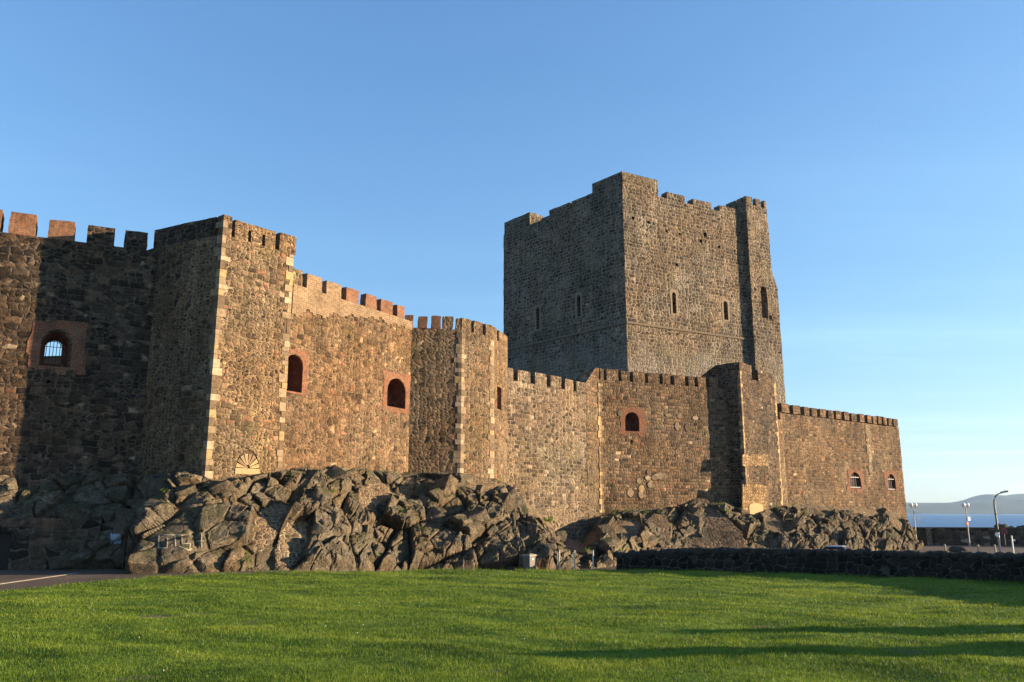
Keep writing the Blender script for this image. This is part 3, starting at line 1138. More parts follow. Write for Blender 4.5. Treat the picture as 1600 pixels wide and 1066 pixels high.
# ---- curtain wall D (sea end) ---------------------------------------------------
wd = Wall(WD0, WD1)
ztD = wd.z(1300, 641)
zcD = ztD - 1.15
root = empty('curtain_wall', (*wd.xy(wd.L / 2), 3), 'long brown curtain wall at the sea end with two small white-barred arched windows', 'castle wall')
wj = Wall(T2r, WD0)
poly = [T2r, WD0, WD1, back(WD1, wd, 9), back(WD0, wd, 9)]
body = MB().loft([(-2.0, poly), (zcD, poly)], .7)
me = mk(body.v, body.f, .04)
me.materials.append(M['wall_d'])
wins = []
cuts = []
for rr in ((1329, 738, 1346, 763), (1388, 741, 1400, 766)):
    r = wd.pxrect(*rr)
    a = wd.arch(*r, (r[1] - r[0]) * .5)
    wins.append((r, a))
    cuts.append((wd.cut(a, -.4, .5), 'brick_dark'))
r = wj.pxrect(1211.5, 624, 1219, 655)
cuts.append((wj.cut(wj.arch(*r, (r[1] - r[0]) * .5), -.4, .5), 'wall_d'))
r = wj.pxrect(1213, 676, 1217, 712)
cuts.append((wj.cut([(r[0], r[2]), (r[1], r[2]), (r[1], r[3]), (r[0], r[3])], -.4, .5), 'wall_d'))
me = boolean(me, cuts, ['wall_d', 'brick_dark'])
link('wall', me, root)
for i, ((r, a), ro) in enumerate(zip(wins, ((1325, 732, 1350, 767), (1385, 736, 1402.5, 769)))):
    surround(wd, a, root, wd.pxrect(*ro), 'brick_mer', .03, .2)
    mb = MB()
    mb.prism([wd.pt(u, z, .42) for u, z in a], [wd.pt(u, z, .46) for u, z in a])
    pane = mb.build('window_pane', 'glass', root)
    grille(wd, r[0], r[1], r[2], r[3], .26, root, 5, (r[1] - r[0]) * .5, 'iron', .022, ())
    mb = MB()
    for f in (.06, .68):
        z = r[2] + (r[3] - r[2]) * f
        mb.tube([wd.pt(r[0], z, .08), wd.pt(r[1], z, .08)], .032, 6)
    mb.build('window_rail', 'white_paint', root)
lf = lerp_fn(1223, 631, 1402, 655)
gaps = [(1233, 1238.5), (1250, 1256), (1264, 1268), (1276, 1281), (1290, 1294), (1302, 1306), (1314, 1319), (1326, 1330), (1338, 1343), (1350, 1355), (1361, 1363.5), (1369, 1371.5), (1377, 1380), (1385, 1388), (1393, 1396)]
sp = []
x = 1221.0
for a, b in gaps:
    sp.append((x, a))
    x = b
sp.append((x, 1402.5))
merlons(wd, root, sp, lf, 1.1, 1.0, ['wall_d'], ztop=ztD)
# end return merlons (roof edge) and pale repaired strip
wend = Wall(WD1, back(WD1, wd, 9))
mb = MB()
wend.merlon(mb, .2, 8.8, zcD - .02, ztD - .05, .9)
mb.build('parapet', 'wall_d', root, .03)
strip = []
for i in range(25):
    y = 664 + (745 - 664) * i / 24
    xa, xb = 1351 + i * .28 + random.uniform(-1.3, 1.3), 1359 + i * .18 + random.uniform(-1.3, 1.3)
    strip.append((wd.hit(xa, y), wd.hit(xb, y)))
pts = [s_[0] for s_ in strip] + [s_[1] for s_ in reversed(strip)]
mb = MB()
mb.prism([wd.pt(u, z, -.06) for u, z in pts], [wd.pt(u, z, .05) for u, z in pts])
mb.build('repair_strip', masonry('pale_repair', .38, 1.3, .6, [(0, (.20, .15, .10)), (.5, (.3, .235, .155)), (1, (.4, .32, .21))], (.36, .28, .18), .09, 31, .25), root, .01)

# ---- keep --------------------------------------------------------------------------
wkr = Wall(K0, KR)
wkl = Wall(KL, K0)
kz_corner = wkr.z(973, 268)
kz_m = kz_corner - 1.15
kz_c = kz_corner - 2.0
root = empty('castle_keep', (*K0, 6), 'massive square stone keep with battlements rising above all the curtain walls', 'castle keep')
uR = wkr.u(1204, 400)
KRe = wkr.xy(uR)
KBk = tuple(Vector(KRe) + (Vector(KL) - Vector(K0)))
poly = [KL, K0, KRe, KBk]
body = MB().loft([(2.0, poly), (kz_c, poly)], .8)
me = mk(body.v, body.f, .05)
me.materials.append(M['keep'])
cuts = []
slits = []
for wl, rr in ((wkr, (1051, 457, 1057, 490)), (wkr, (1131.5, 471, 1138, 500)), (wkl, (838, 480, 843, 515)), (wkl, (902, 461, 907.5, 495))):
    r = wl.pxrect(*rr)
    a = wl.arch(*r, (r[1] - r[0]) * .5, 4)
    slits.append((wl, r, a))
    cuts.append((wl.cut(a, -.5, 1.2), 'keep'))
for (x, y, s_) in ((989, 341, .2), (1013.5, 347.5, .17), (1042, 361.5, .16), (1062, 366, .17), (1102, 367, .26), (1095, 377, .22), (1124, 386, .17), (1148, 392, .15), (1057.5, 414, .2)):
    u, z = wkr.hit(x, y)
    cuts.append((wkr.cut([(u - s_, z - s_), (u + s_, z - s_), (u + s_, z + s_), (u - s_, z + s_)], -.4, .8), 'keep'))
u, z = wkl.hit(910, 447)
cuts.append((wkl.cut([(u - .6, z - .12), (u + .6, z - .1), (u + .5, z + .12), (u - .5, z + .1)], -.4, .4), 'keep'))
me = boolean(me, cuts, ['keep'])
link('wall', me, root)
for wl, r, a in slits:
    d_ = .28
    surround(wl, a, root, (r[0] - d_, r[1] + d_, r[2] - .2, r[3] + .35), 'dressing', .03, .05)
# string course
mb = MB()
zs = wkr.z(1000, 506.5)
for wl, L in ((wkr, wkr.L - 1.2), (wkl, wkl.L)):
    mb.prism([wl.pt(0, zs - .13, -.11), wl.pt(L, zs - .13, -.11), wl.pt(L, zs + .08, -.11), wl.pt(0, zs + .08, -.11)],
             [wl.pt(0, zs - .2, .06), wl.pt(L, zs - .2, .06), wl.pt(L, zs + .2, .06), wl.pt(0, zs + .2, .06)])
mb.build('string_course', 'string', root, .02)


def block(wl, x0, y0, x1, y1, z0, z1, th, nm='merlon', mat='keep'):
    mb = MB()
    wl.merlon(mb, wl.u(x0, y0), wl.u(x1, y1), z0 - .02, z1, th, 0, .5)
    return mb.build(nm, mat, root, .04)


# corner turret blocks
uc = wkr.u(1028, 287)
ul = wkl.u(925, 288)
c = Vector(K0)
pl = [wkl.xy(ul), K0, wkr.xy(uc), wkr.xy(uc, 3.2), wkl.xy(ul, 3.2)]
mb = MB()
mb.loft([(kz_c - .02, pl), (kz_corner, pl)], .5)
mb.build('corner_turret', 'keep', root, .04)
block(wkl, 788, 349, 828, 337, kz_c, kz_corner - .3, 2.2, 'corner_turret')
block(wkl, 846, 342, 857, 338, kz_c, kz_c + .22, .9)
block(wkl, 858, 331, 890, 320, kz_c, kz_m, .9)
block(wkl, 893, 313, 924.5, 302, kz_c, kz_m, .9)
block(wkr, 1042, 303, 1070, 311, kz_c, kz_m, 1.0)
block(wkr, 1083, 309, 1111, 318, kz_c, kz_m - .05, 1.0)
block(wkr, 1124, 319, 1152, 324, kz_c, kz_m - .05, 1.0)
# parapets on the far sides
for (p, q) in ((KRe, KBk), (KBk, KL)):
    wl = Wall(p, q)
    mb = MB()
    wl.merlon(mb, .5, wl.L - 1.0, kz_c - .02, kz_c + .25, .9)
    mb.build('parapet', 'keep', root, .03)

# stair turret on the right corner
Tc = at(1165, 306, 93.45)
zT = P(1165, 306, 93.45 * G).z
e1 = wkr.d
wt = Wall(Tc, tuple(Vector(Tc) + e1 * 5))
wtop = wt.u(1197, 316)
wlow = wt.u(1217, 480)
zA_, zB_ = wt.z(1204, 418), wt.z(1216, 453)


def tpoly(wd_, lf=0.0):
    return [wt.xy(-lf), wt.xy(wd_), wt.xy(wd_, 5.2), wt.xy(-lf, 5.2)]


turret = MB().loft([(2.0, tpoly(wlow + .15, .12)), (zB_, tpoly(wlow)), (zA_, tpoly(wtop + .05)), (zT - 1.0, tpoly(wtop))], .7)
me = mk(turret.v, turret.f, .04)
me.materials.append(M['keep'])
r = wt.pxrect(1191, 448, 1201, 497)
cuts = [(wt.cut(wt.arch(*r, (r[1] - r[0]) * .7), -.5, .7), 'keep')]
for (x, y, s_) in ((1204, 496, .25), (1180, 453, .15)):
    u, z = wt.hit(x, y)
    cuts.append((wt.cut([(u - s_, z - s_), (u + s_, z - s_), (u + s_, z + s_), (u - s_, z + s_)], -.4, .5), 'keep'))
me = boolean(me, cuts, ['keep'])
tur = link('stair_turret', me, root)
for (a, b) in ((0, .30), (.47, .72), (.88, 1.0)):
    mb = MB()
    wt.merlon(mb, wtop * a, wtop * b, zT - 1.02, zT - .02, .5)
    mb.build('merlon', 'keep', tur, .03)
wts = Wall(wt.xy(0, 5.2), wt.xy(0))
for (a, b) in ((.02, .26), (.34, .66), (.70, .88)):
    mb = MB()
    wts.merlon(mb, wts.L * a, wts.L * b, zT - 1.02, zT - .02, .5)
    mb.build('merlon', 'keep', tur, .03)

# ---- brick house in the courtyard (seen through the left window) -----------------
hp = P(60, 560, 78)
hz = P(66, 555, 78).z
root = empty('courtyard_house', (hp.x, 82, 4), 'brown brick building inside the courtyard seen through the barred left window', 'building')
mb = MB()
mb.box((hp.x, 84, 3), 22, 10, hz - 3, -.12)
mb.build('wall', 'brick_mer', root)
mb = MB()
cs, sn = math.cos(-.12), math.sin(-.12)
R = lambda x, y: (hp.x + x * cs - y * sn, 84 + x * sn + y * cs)
v = [(*R(-11.3, -5.4), hz), (*R(11.3, -5.4), hz), (*R(11.3, 5.4), hz), (*R(-11.3, 5.4), hz), (*R(-11.3, 0), hz + .5), (*R(11.3, 0), hz + .5)]
mb.v = v
mb.f = [(0, 1, 5, 4), (2, 3, 4, 5), (1, 2, 5), (3, 0, 4), (3, 2, 1, 0)]
mb.build('roof', 'slate', root)


# ------------------------------------------------------------------ ground
def sstep(x, a, b):
    t = np.clip((np.asarray(x, float) - a) / (b - a), 0, 1)
    return t * t * (3 - 2 * t)


def gz(x, y):
    x = np.asarray(x, float)
    y = np.asarray(y, float)
    drop = np.where(y < 45, 0, np.where(y < 60, -(y - 45) / 15.0, -1 - .012 * (y - 60)))
    drop = np.maximum(drop, -1.6)
    return drop * sstep(x, -18, -9)


def grid_mesh(xs, ys, zf, name, mat, kind):
    X, Y = np.meshgrid(xs, ys)
    Z = zf(X, Y)
    nx, ny = len(xs), len(ys)
    co = np.stack([X, Y, Z], -1).reshape(-1, 3)
    idx = np.arange(nx * ny).reshape(ny, nx)
    q = np.stack([idx[:-1, :-1], idx[:-1, 1:], idx[1:, 1:], idx[1:, :-1]], -1).reshape(-1, 4)
    me = np_mesh(co, q)
    o = link(name, me, None, [mat])
    o['kind'] = kind
    me.polygons.foreach_set('use_smooth', np.ones(len(q), bool))
    return o


def np_mesh(co, faces):
    me = bpy.data.meshes.new('mesh')
    n, k = faces.shape
    me.vertices.add(len(co))
    me.vertices.foreach_set('co', np.ascontiguousarray(co, dtype=np.float32).ravel())
    me.loops.add(n * k)
    me.loops.foreach_set('vertex_index', np.ascontiguousarray(faces, dtype=np.int32).ravel())
    me.polygons.add(n)
    me.polygons.foreach_set('loop_start', np.arange(0, n * k, k, dtype=np.int32))
    me.polygons.foreach_set('loop_total', np.full(n, k, dtype=np.int32))
    me.update(calc_edges=True)
    return me


def axis(*segs):
    out = []
    for a, b, s in segs:
        out += list(np.arange(a, b, s))
    out.append(segs[-1][1])
    return np.array(out)


def land_z(x, y):
    z = gz(x, y)
    edge = sstep(y, 128, 131) + sstep(x, 130, 134) * sstep(y, 60, 80)
    behind = sstep(x, -60, -50)
    z = z - 7.0 * np.clip(edge, 0, 1)
    return z


grid_mesh(axis((-400, -60, 20), (-60, 70, 1.0), (70, 140, 5)), axis((-300, 0, 20), (0, 30, 5), (30, 62, .6), (62, 140, 3)), land_z, 'ground', 'tarmac', 'structure')

# lawn outline
LE = [P(0, 925, 33.4).xy, P(100, 916, 35.8).xy, P(200, 908, 38.6).xy, P(270, 902.5, 40.6).xy, P(330, 899, 42.0).xy, P(400, 897, 42.9).xy, P(500, 895, 43.8).xy, P(600, 894, 44.5).xy]
LE = [(-24, 24.0), (-21.6, 29)] + [(p[0], p[1]) for p in LE] + [(0, 45.2), (5.4, 45.4), (6.2, 46.4)]
BW = [(5.7, 47.2), (10.5, 44.4), (16.2, 40.9), (19.5, 39.0), (22.3, 37.2), (22.2, 34.0), (22.0, 30.6), (23.5, 27.0), (26.2, 24.4)]  # run past the frame edge is unseen, bent to shape its lawn shadow


def lawn_ymax(x):
    xs = np.array([p[0] for p in LE] + [p[0] for p in BW[1:5]])
    ys = np.array([p[1] for p in LE] + [p[1] - .35 for p in BW[1:5]])
    return np.interp(x, xs, ys)


def und(x, y):
    """gentle undulation of the lawn"""
    x = np.asarray(x, float)
    y = np.asarray(y, float)
    z = .045 * np.sin(x * .9 + 1.7 * np.sin(y * .33)) * np.sin(y * 1.25 + .8 * np.sin(x * .41))
    z += .032 * np.sin(x * 2.1 + 2.0 * np.sin(y * .9 + 1)) * np.sin(y * 2.7 + 1.5 * np.sin(x * .7))
    z += .016 * np.sin(x * .35 + 2) * np.sin(y * .6 + x * .12)
    return z


def lawn_z(x, y):
    e = sstep(lawn_ymax(x) - y, 0, .5)
    return gz(x, y) - .03 + (.09 + und(x, y)) * e


ts = np.linspace(0, 1, 240) ** .8
xs = np.arange(-24, 40.01, .25)
X = np.repeat(xs[None, :], len(ts), 0)
ym = lawn_ymax(xs)
ym = np.where(xs > BW[4][0], np.interp(xs, [22.3, 22.6, 40], [36.8, 36.0, 36.0]), ym)
Y = -25 + (ym[None, :] + 25) * ts[:, None]
Z = gz(X, Y) - .03 + (.09 + und(X, Y)) * sstep(ym[None, :] - Y, 0, .5)
co = np.stack([X, Y, Z], -1).reshape(-1, 3)
idx = np.arange(X.size).reshape(X.shape)
q = np.stack([idx[:-1, :-1], idx[:-1, 1:], idx[1:, 1:], idx[1:, :-1]], -1).reshape(-1, 4)
me = np_mesh(co, q)
me.polygons.foreach_set('use_smooth', np.ones(len(q), bool))
lawn = link('lawn', me, None, ['lawn'])
lawn['kind'] = 'structure'

# grass blades
NB = 700000
d = 11.0 * (47.0 / 11.0) ** rng.random(NB)
ang = rng.uniform(-.86, .80, NB)
bx = d * ang
by = d
ymx = np.where(bx > BW[4][0], 35.5, lawn_ymax(bx)) - .02
keep_ = (by < ymx + rng.normal(0, .05, NB)) & (bx > -23.8) & (bx < 30)
bx, by, d, ymx = bx[keep_], by[keep_], d[keep_], ymx[keep_]
n = len(bx)
cl = np.sin(bx * 3.1 + 2 * np.sin(by * 2.3)) * np.sin(by * 4.2 + 1.7 * np.sin(bx * 2.7)) * .5 + .5
big = np.sin(bx * .8 + 2 * np.sin(by * .5)) * np.sin(by * 1.6 + 1.2 * np.sin(bx * .6)) * .5 + .5
hgt = (.035 + .045 * cl * rng.random(n) + .03 * big) * rng.uniform(.6, 1.3, n)
eg = np.clip((ymx - by) / .45, 0, 1)
hgt = hgt * np.where(rng.random(n) < .35, 1 + 1.5 * (1 - eg), 1)
wid = .0048 * (d / 13) ** .9 * rng.uniform(.7, 1.5, n)
th = rng.uniform(0, 2 * np.pi, n)
lean = rng.normal(0, .6, n) * hgt
la = rng.uniform(0, 2 * np.pi, n)
bz = gz(bx, by) + .055 + und(bx, by)
ux, uy = np.cos(th), np.sin(th)
v0 = np.stack([bx - ux * wid, by - uy * wid, bz - .01], -1)
v1 = np.stack([bx + ux * wid, by + uy * wid, bz - .01], -1)
v2 = np.stack([bx + np.cos(la) * lean, by + np.sin(la) * lean, bz + hgt], -1)
co = np.stack([v0, v1, v2], 1).reshape(-1, 3)
fc = np.arange(3 * n).reshape(-1, 3)
g = link('grass', np_mesh(co, fc), None, ['grass'])
tag(g, 'short mown green grass blades covering the lawn', 'grass', kind='stuff')

# daisies dotted in the turf
mb = MB()
for k in range(60):
    dd = 15 * (44 / 15) ** random.random()
    x = dd * random.uniform(-.6, .6)
    if mnoise.noise(Vector((x * .25, dd * .25, 3))) < -.05 or dd > float(lawn_ymax(x)) - .5 or x > 20:
        continue
    z = float(gz(x, dd)) + .12 + float(und(x, dd))
    r_ = random.uniform(.009, .016)
    mb.lathe([(r_ * .4, -.01), (r_, 0), (r_ * .5, .008)], 6, (x, dd, z))
tag(mb.build('daisies', 'white_paint', None), 'tiny white daisies scattered through the mown grass', 'daisies', kind='stuff')

# kerb line across the path
mb = MB()
mb.prism([(-22.1, 34.0, .012), (-21.85, 34.0, .012), (-21.9, 43.6, .012), (-22.1, 43.6, .012)], [(-22.1, 34.0, -.05), (-21.85, 34.0, -.05), (-21.9, 43.6, -.05), (-22.1, 43.6, -.05)])
ks = mb.build('path_edging', 'kerb', None)
ks['kind'] = 'structure'

# sea and far hills
me = np_mesh(np.array([(-9000, -3000, -5.0), (14000, -3000, -5.0), (14000, 14000, -5.0), (-9000, 14000, -5.0)]), np.array([[0, 1, 2, 3]]))
sea = link('sea', me, None, ['sea'])
sea['kind'] = 'structure'


def hill_z(x, y):
    D = 5200.0
    px = 800 + x / y * 1325
    ridge = np.interp(px, [400, 900, 1300, 1410, 1480, 1500, 1522, 1545, 1575, 1600, 1700, 2000], [22, 40, 62, 70, 72, 80, 108, 118, 122, 126, 140, 120])
    near = np.interp(px, [400, 1300, 1410, 1500, 1560, 1600, 1700, 2000], [30, 55, 56, 66, 80, 86, 95, 90])
    t = (y - 4700) / 3000.0
    a = near * np.exp(-((y - 5350) / 420.0) ** 2)
    b = ridge * 1.19 * np.exp(-((y - 6400) / 600.0) ** 2)
    bump = 5 * np.sin(x * .011 + y * .004) + 3 * np.sin(x * .027 - y * .01) + 2 * np.sin(x * .07)
    return -9 + np.maximum(a, b) * (1 + .03 * np.sin(x * .02)) + bump * np.clip(np.maximum(a, b) / 60, 0, 1) * .6


o = grid_mesh(np.arange(-3000, 9001, 60.0), np.arange(4700, 7800, 50.0), hill_z, 'hills', 'hill', 'structure')

# ------------------------------------------------------------------ rock outcrop
def worley(px, py, seed):
    """cellular noise: returns f1, f2, cell centre, and a hash array of the nearest cell"""
    ix, iy = np.floor(px), np.floor(py)
    best = np.full(px.shape, 9e9)
    sec = np.full(px.shape, 9e9)
    cx = np.zeros(px.shape)
    cy = np.zeros(px.shape)
    hid = np.zeros(px.shape)
    for dx in (-1, 0, 1):
        for dy in (-1, 0, 1):
            gx, gy = ix + dx, iy + dy
            h1 = np.mod(np.sin(gx * 127.1 + gy * 311.7 + seed * 17.3) * 43758.5453, 1.0)
            h2 = np.mod(np.sin(gx * 269.5 + gy * 183.3 + seed * 9.1) * 22578.1459, 1.0)
            qx, qy = gx + .08 + .84 * h1, gy + .08 + .84 * h2
            dd = np.hypot(px - qx, py - qy)
            nb = dd < best
            sec = np.where(nb, best, np.minimum(sec, dd))
            cx = np.where(nb, qx, cx)
            cy = np.where(nb, qy, cy)
            hid = np.where(nb, gx * 57.0 + gy * 131.0 + seed, hid)
            best = np.where(nb, dd, best)
    return best, sec, cx, cy, hid


def hsh(h, k):
    return np.mod(np.sin(h * 12.9898 + k * 78.233) * 43758.5453, 1.0)


def fbm(x, y, z, sc, oct=4):
    r = np.zeros(x.shape)
    a = 1.0
    for o in range(oct):
        f = sc * 2 ** o
        r += a * (np.sin(x * f + 1.3 * np.sin(y * f * 1.1 + o) + 2 * o) * np.sin(y * f * .9 + 1.7 * np.sin(z * f + o)) * np.sin(z * f * 1.05 + 1.1 * np.sin(x * f * .8) + o * 3))
        a *= .5
    return r


def outcrop(cols, name, ds, dt, amp=1.0, seed=3, infill=(), tilt=-.6, boulders=120, bsize=(.3, 1.0)):
    c = np.array(cols, float)           # fx, fy, tx, ty, tz
    mid = (c[:, 0:2] + c[:, 2:4]) / 2
    sl = np.concatenate([[0], np.cumsum(np.hypot(*np.diff(mid, axis=0).T))])
    S = np.arange(0, sl[-1], ds)
    ci = np.stack([np.interp(S, sl, c[:, k]) for k in range(5)], -1)
    nt = int(13.0 / dt)
    T = np.linspace(0, 1, nt)
    fx, fy, tx, ty, tz = [ci[:, k][None, :] for k in range(5)]
    t = T[:, None]
    X = fx + (tx - fx) * t
    Y = fy + (ty - fy) * t
    fz = gz(fx, fy) - .4
    prof = t ** .62
    # ledges that vary along the outcrop
    prof = prof + .045 * np.sin(t * 9 + S[None, :] * .55) * np.sin(t * np.pi)
    Z = fz + (tz + .15 - fz) * prof
    run = np.hypot(tx - fx, ty - fy)
    rise = (tz - fz)
    nrm = np.stack([-(tx - fx) / run * rise, -(ty - fy) / run * rise, np.broadcast_to(run, (1, len(S)))], -1)
    hl = np.hypot(nrm[..., 0:1], nrm[..., 1:2])
    nrm = np.concatenate([nrm[..., 0:2] / hl * .88, np.full(nrm[..., 2:3].shape, .47)], -1)
    nrm = np.broadcast_to(nrm, (nt, len(S), 3))
    s_ = np.broadcast_to(S[None, :], X.shape)
    dZ = np.diff(Z, axis=0)
    dH = np.hypot(np.diff(X, axis=0), np.diff(Y, axis=0))
    l_ = np.concatenate([np.zeros((1, len(S))), np.cumsum(np.hypot(dZ, dH), axis=0)])
    wx = s_ + .28 * fbm(X, Y, Z, .45, 2)
    wy = l_ + .28 * fbm(X + 7, Y, Z + 3, .45, 2)
    ca, sa = math.cos(tilt), math.sin(tilt)
    rx, ry = wx * ca - wy * sa, wx * sa + wy * ca
    D = np.zeros(X.shape)
    for (sz, A, asp, gr, gw) in ((3.1, 1.15, 1.3, .5, .07), (1.35, .55, 1.3, .6, .07), (.62, .12, 1.25, .5, .08), (.30, .03, 1.2, .4, .1)):
        f1, f2, cx, cy, h = worley(rx / (sz * asp), ry / sz, seed + sz)
        o = hsh(h, 1.0) * A
        gx_, gy_ = (hsh(h, 2.0) - .5) * gr, (hsh(h, 3.0) - .5) * gr
        D += o + (rx - cx * sz * asp) * gx_ + (ry - cy * sz) * gy_
        e = f2 - f1
        D -= A * .55 * np.exp(-(e / gw) ** 2)
        D -= A * .10 * np.clip(f1, 0, 1) ** 2
    D += .045 * fbm(X, Y, Z, 1.6, 4)
    inf = np.zeros(X.shape)
    for (ix, iy, isx, isy) in infill:
        inf = np.maximum(inf, np.exp(-(((X - ix) / isx) ** 2 + ((t - iy) / isy) ** 2)))
    fl = sstep(inf, .3, .6)
    D = D * (1 - fl) + (.35 + .06 * fbm(X, Y, Z, 1.0, 3)) * fl
    sm = np.exp(-(((X + 16.9) / 2.1) ** 4 + ((t - .28) / .34) ** 4))
    D = D * (1 - .62 * sm) + .62 * sm * .75
    fade = sstep(t, 0, .03) * (1 - .80 * sstep(t, .86, 1.0)) * amp
    D = (D - .45) * fade
    X2 = X + nrm[..., 0] * D
    Y2 = Y + nrm[..., 1] * D
    Z2 = Z + nrm[..., 2] * D
    co = np.stack([X2, Y2, Z2], -1)
    ny, nx = X.shape
    idx = np.arange(nx * ny).reshape(ny, nx)
    q = np.stack([idx[:-1, :-1], idx[:-1, 1:], idx[1:, 1:], idx[1:, :-1]], -1).reshape(-1, 4)
    flat = co.reshape(-1, 3)
    # angular boulders bedded in the slope
    bv, bf = [], []
    nb0 = len(flat)
    rr = random.Random(seed)
    for b in range(boulders):
        i = rr.randrange(nx)
        tt = 1 - rr.random() ** .6 if rr.random() < .35 else rr.random()
        j = min(ny - 1, int((.02 + .82 * (1 - tt)) * ny))
        if fl[j, i] > .3 or sm[j, i] > .3 or (X[j, i] > 28 and rr.random() < .6) or tt < .1:
            continue
        base = co[j, i]
        r = bsize[0] * (bsize[1] / bsize[0]) ** (rr.random() ** 1.5)
        bm = bmesh.new()
        for k in range(8):
            bm.verts.new(((1 if k & 1 else -1) * r * rr.uniform(.6, 1.2), (1 if k & 2 else -1) * r * rr.uniform(.5, .9), (1 if k & 4 else -1) * r * rr.uniform(.4, .85)))
        for k in range(rr.randint(2, 6)):
            v = Vector((rr.gauss(0, 1), rr.gauss(0, 1), rr.gauss(0, 1))).normalized()
            bm.verts.new((v.x * r * 1.25, v.y * r, v.z * r * .95))
        bmesh.ops.convex_hull(bm, input=bm.verts)
        loose = [v for v in bm.verts if not v.link_faces]
        bmesh.ops.delete(bm, geom=loose, context='VERTS')
        bmesh.ops.bevel(bm, geom=list(bm.edges), offset=r * .045, segments=1, affect='EDGES')
        bmesh.ops.triangulate(bm, faces=bm.faces)
        bmesh.ops.subdivide_edges(bm, edges=bm.edges, cuts=1, use_grid_fill=True)
        bmesh.ops.triangulate(bm, faces=bm.faces)
        dip = -.62 + .5 * math.sin(base[0] * .21)
        rot = Matrix.Rotation(.55 + rr.gauss(0, .28), 4, 'Z') @ Matrix.Rotation(dip + rr.gauss(0, .16), 4, 'Y') @ Matrix.Rotation(rr.gauss(0, .22), 4, 'X')
        off = len(bv)
        bm.verts.index_update()
        for v in bm.verts:
            p = rot @ v.co + Vector(base) + Vector((0, r * .5, -r * .25))
            p += mnoise.noise_vector(p * 1.5) * r * .07 + mnoise.noise_vector(p * 5.0) * r * .04
            bv.append(tuple(p))
        for f_ in bm.faces:
            bf.append(tuple(v.index + off for v in f_.verts))
        bm.free()
    tri = np.concatenate([q[:, [0, 1, 2]], q[:, [0, 2, 3]]]) if True else q
    allc = np.concatenate([flat, np.array(bv)]) if bv else flat
    allf = np.concatenate([tri, np.array(bf) + nb0]) if bf else tri
    me = np_mesh(allc, allf)
    uvl = me.uv_layers.new(name='UVMap')
    uvs = np.zeros((len(allc), 2), np.float32)
    uvs[:nb0, 0] = s_.ravel()
    uvs[:nb0, 1] = l_.ravel()
    lv = np.zeros(len(me.loops), np.int32)
    me.loops.foreach_get('vertex_index', lv)
    uvl.data.foreach_set('uv', uvs[lv].ravel())
    at_ = me.attributes.new('infill', 'FLOAT', 'POINT')
    iv = np.zeros(len(allc), np.float32)
    iv[:nb0] = inf.ravel()
    at_.data.foreach_set('value', iv)
    me.polygons.foreach_set('use_smooth', np.ones(len(allf), bool))
    try:
        me.set_sharp_from_angle(angle=math.radians(24))
    except Exception:
        pass
    ob = link(name, me, None, ['rock'])
    ob['kind'] = 'structure'
    return ob, allc, allf


cols = [(-42, 41.3, -42.5, 42.8, 4.4), (-31, 46.0, -31.4, 47.3, 4.8), (-24, 46.7, -24.5, 50.1, 5.0), (-21.0, 46.6, -21.8, 50.2, 5.0), (-19.9, 44.0, -20.2, 49.6, 5.2), (-18.9, 42.9, -18.8, 48.9, 5.3),
        (-16.2, 43.8, -17.2, 48.2, 4.7), (-13.4, 45.4, -15.2, 51.0, 5.0), (-11.3, 47.5, -13.9, 53.6, 5.6), (-9.0, 50.0, -11.6, 57.6, 5.9), (-6.0, 54.5, -8.3, 63.5, 5.9),
        (-3.1, 56.0, -4.0, 64.7, 5.7), (0.2, 57.5, -1.3, 68.0, 5.5), (2.4, 58.0, 0.1, 73.4, 4.9), (3.6, 60.0, 2.6, 76.4, 2.6), (4.8, 62.0, 4.6, 78.6, .7), (6.2, 64.0, 6.6, 80.6, .2), (7.6, 66.0, 8.6, 82.2, 2.4),
        (10.5, 74.0, 12.0, 84.4, 3.1), (15.6, 79.0, 17.0, 86.6, 3.4), (20.6, 82.5, 22.4, 88.8, 3.9), (25.4, 84.0, 25.6, 90.0, 2.5), (29.2, 85.5, 31.0, 97.0, 4.2), (37.5, 93.0, 38.0, 102.6, 3.9),
        (45.5, 102.0, 46.2, 109.4, 3.6), (51.6, 108.0, 50.6, 113.0, 3.5), (53.4, 113.0, 51.4, 114.4, 3.5), (53.6, 120, 51.6, 120, 3.5)]
rock, rco, rfc = outcrop(cols, 'rock_outcrop', .075, .065, 1.0, 3, boulders=360, bsize=(.3, .95),
                         infill=[(-13.6, .35, .8, .3), (-12.3, .15, .8, .18), (-9.2, .62, 1.1, .25), (-7.6, .75, .6, .2), (-2.2, .85, 1.6, .2), (2.5, .85, 2.5, .35), (6.0, .75, 2.2, .4), (10.5, .55, 2.0, .25), (27.5, .6, 1.5, .3), (33, .93, 4.0, .14), (38, .9, 5.0, .22), (44, .88, 4.0, .28), (49, .55, 1.6, .3), (50.5, .9, 2.0, .3)])
rbvh = BVHTree.FromPolygons([tuple(v) for v in rco], [tuple(int(i) for i in f) for f in rfc])


def on_rock(px, py):
    a, b = ray(px, py)
    dr = Vector((a, 1, b)).normalized()
    loc, nn, i, dist = rbvh.ray_cast(Vector((0, 0, CAMZ)), dr)
    return loc, (nn if nn is None or nn.dot(dr) < 0 else -nn)


# graffiti brushed on the bulging boulder
mb = MB()


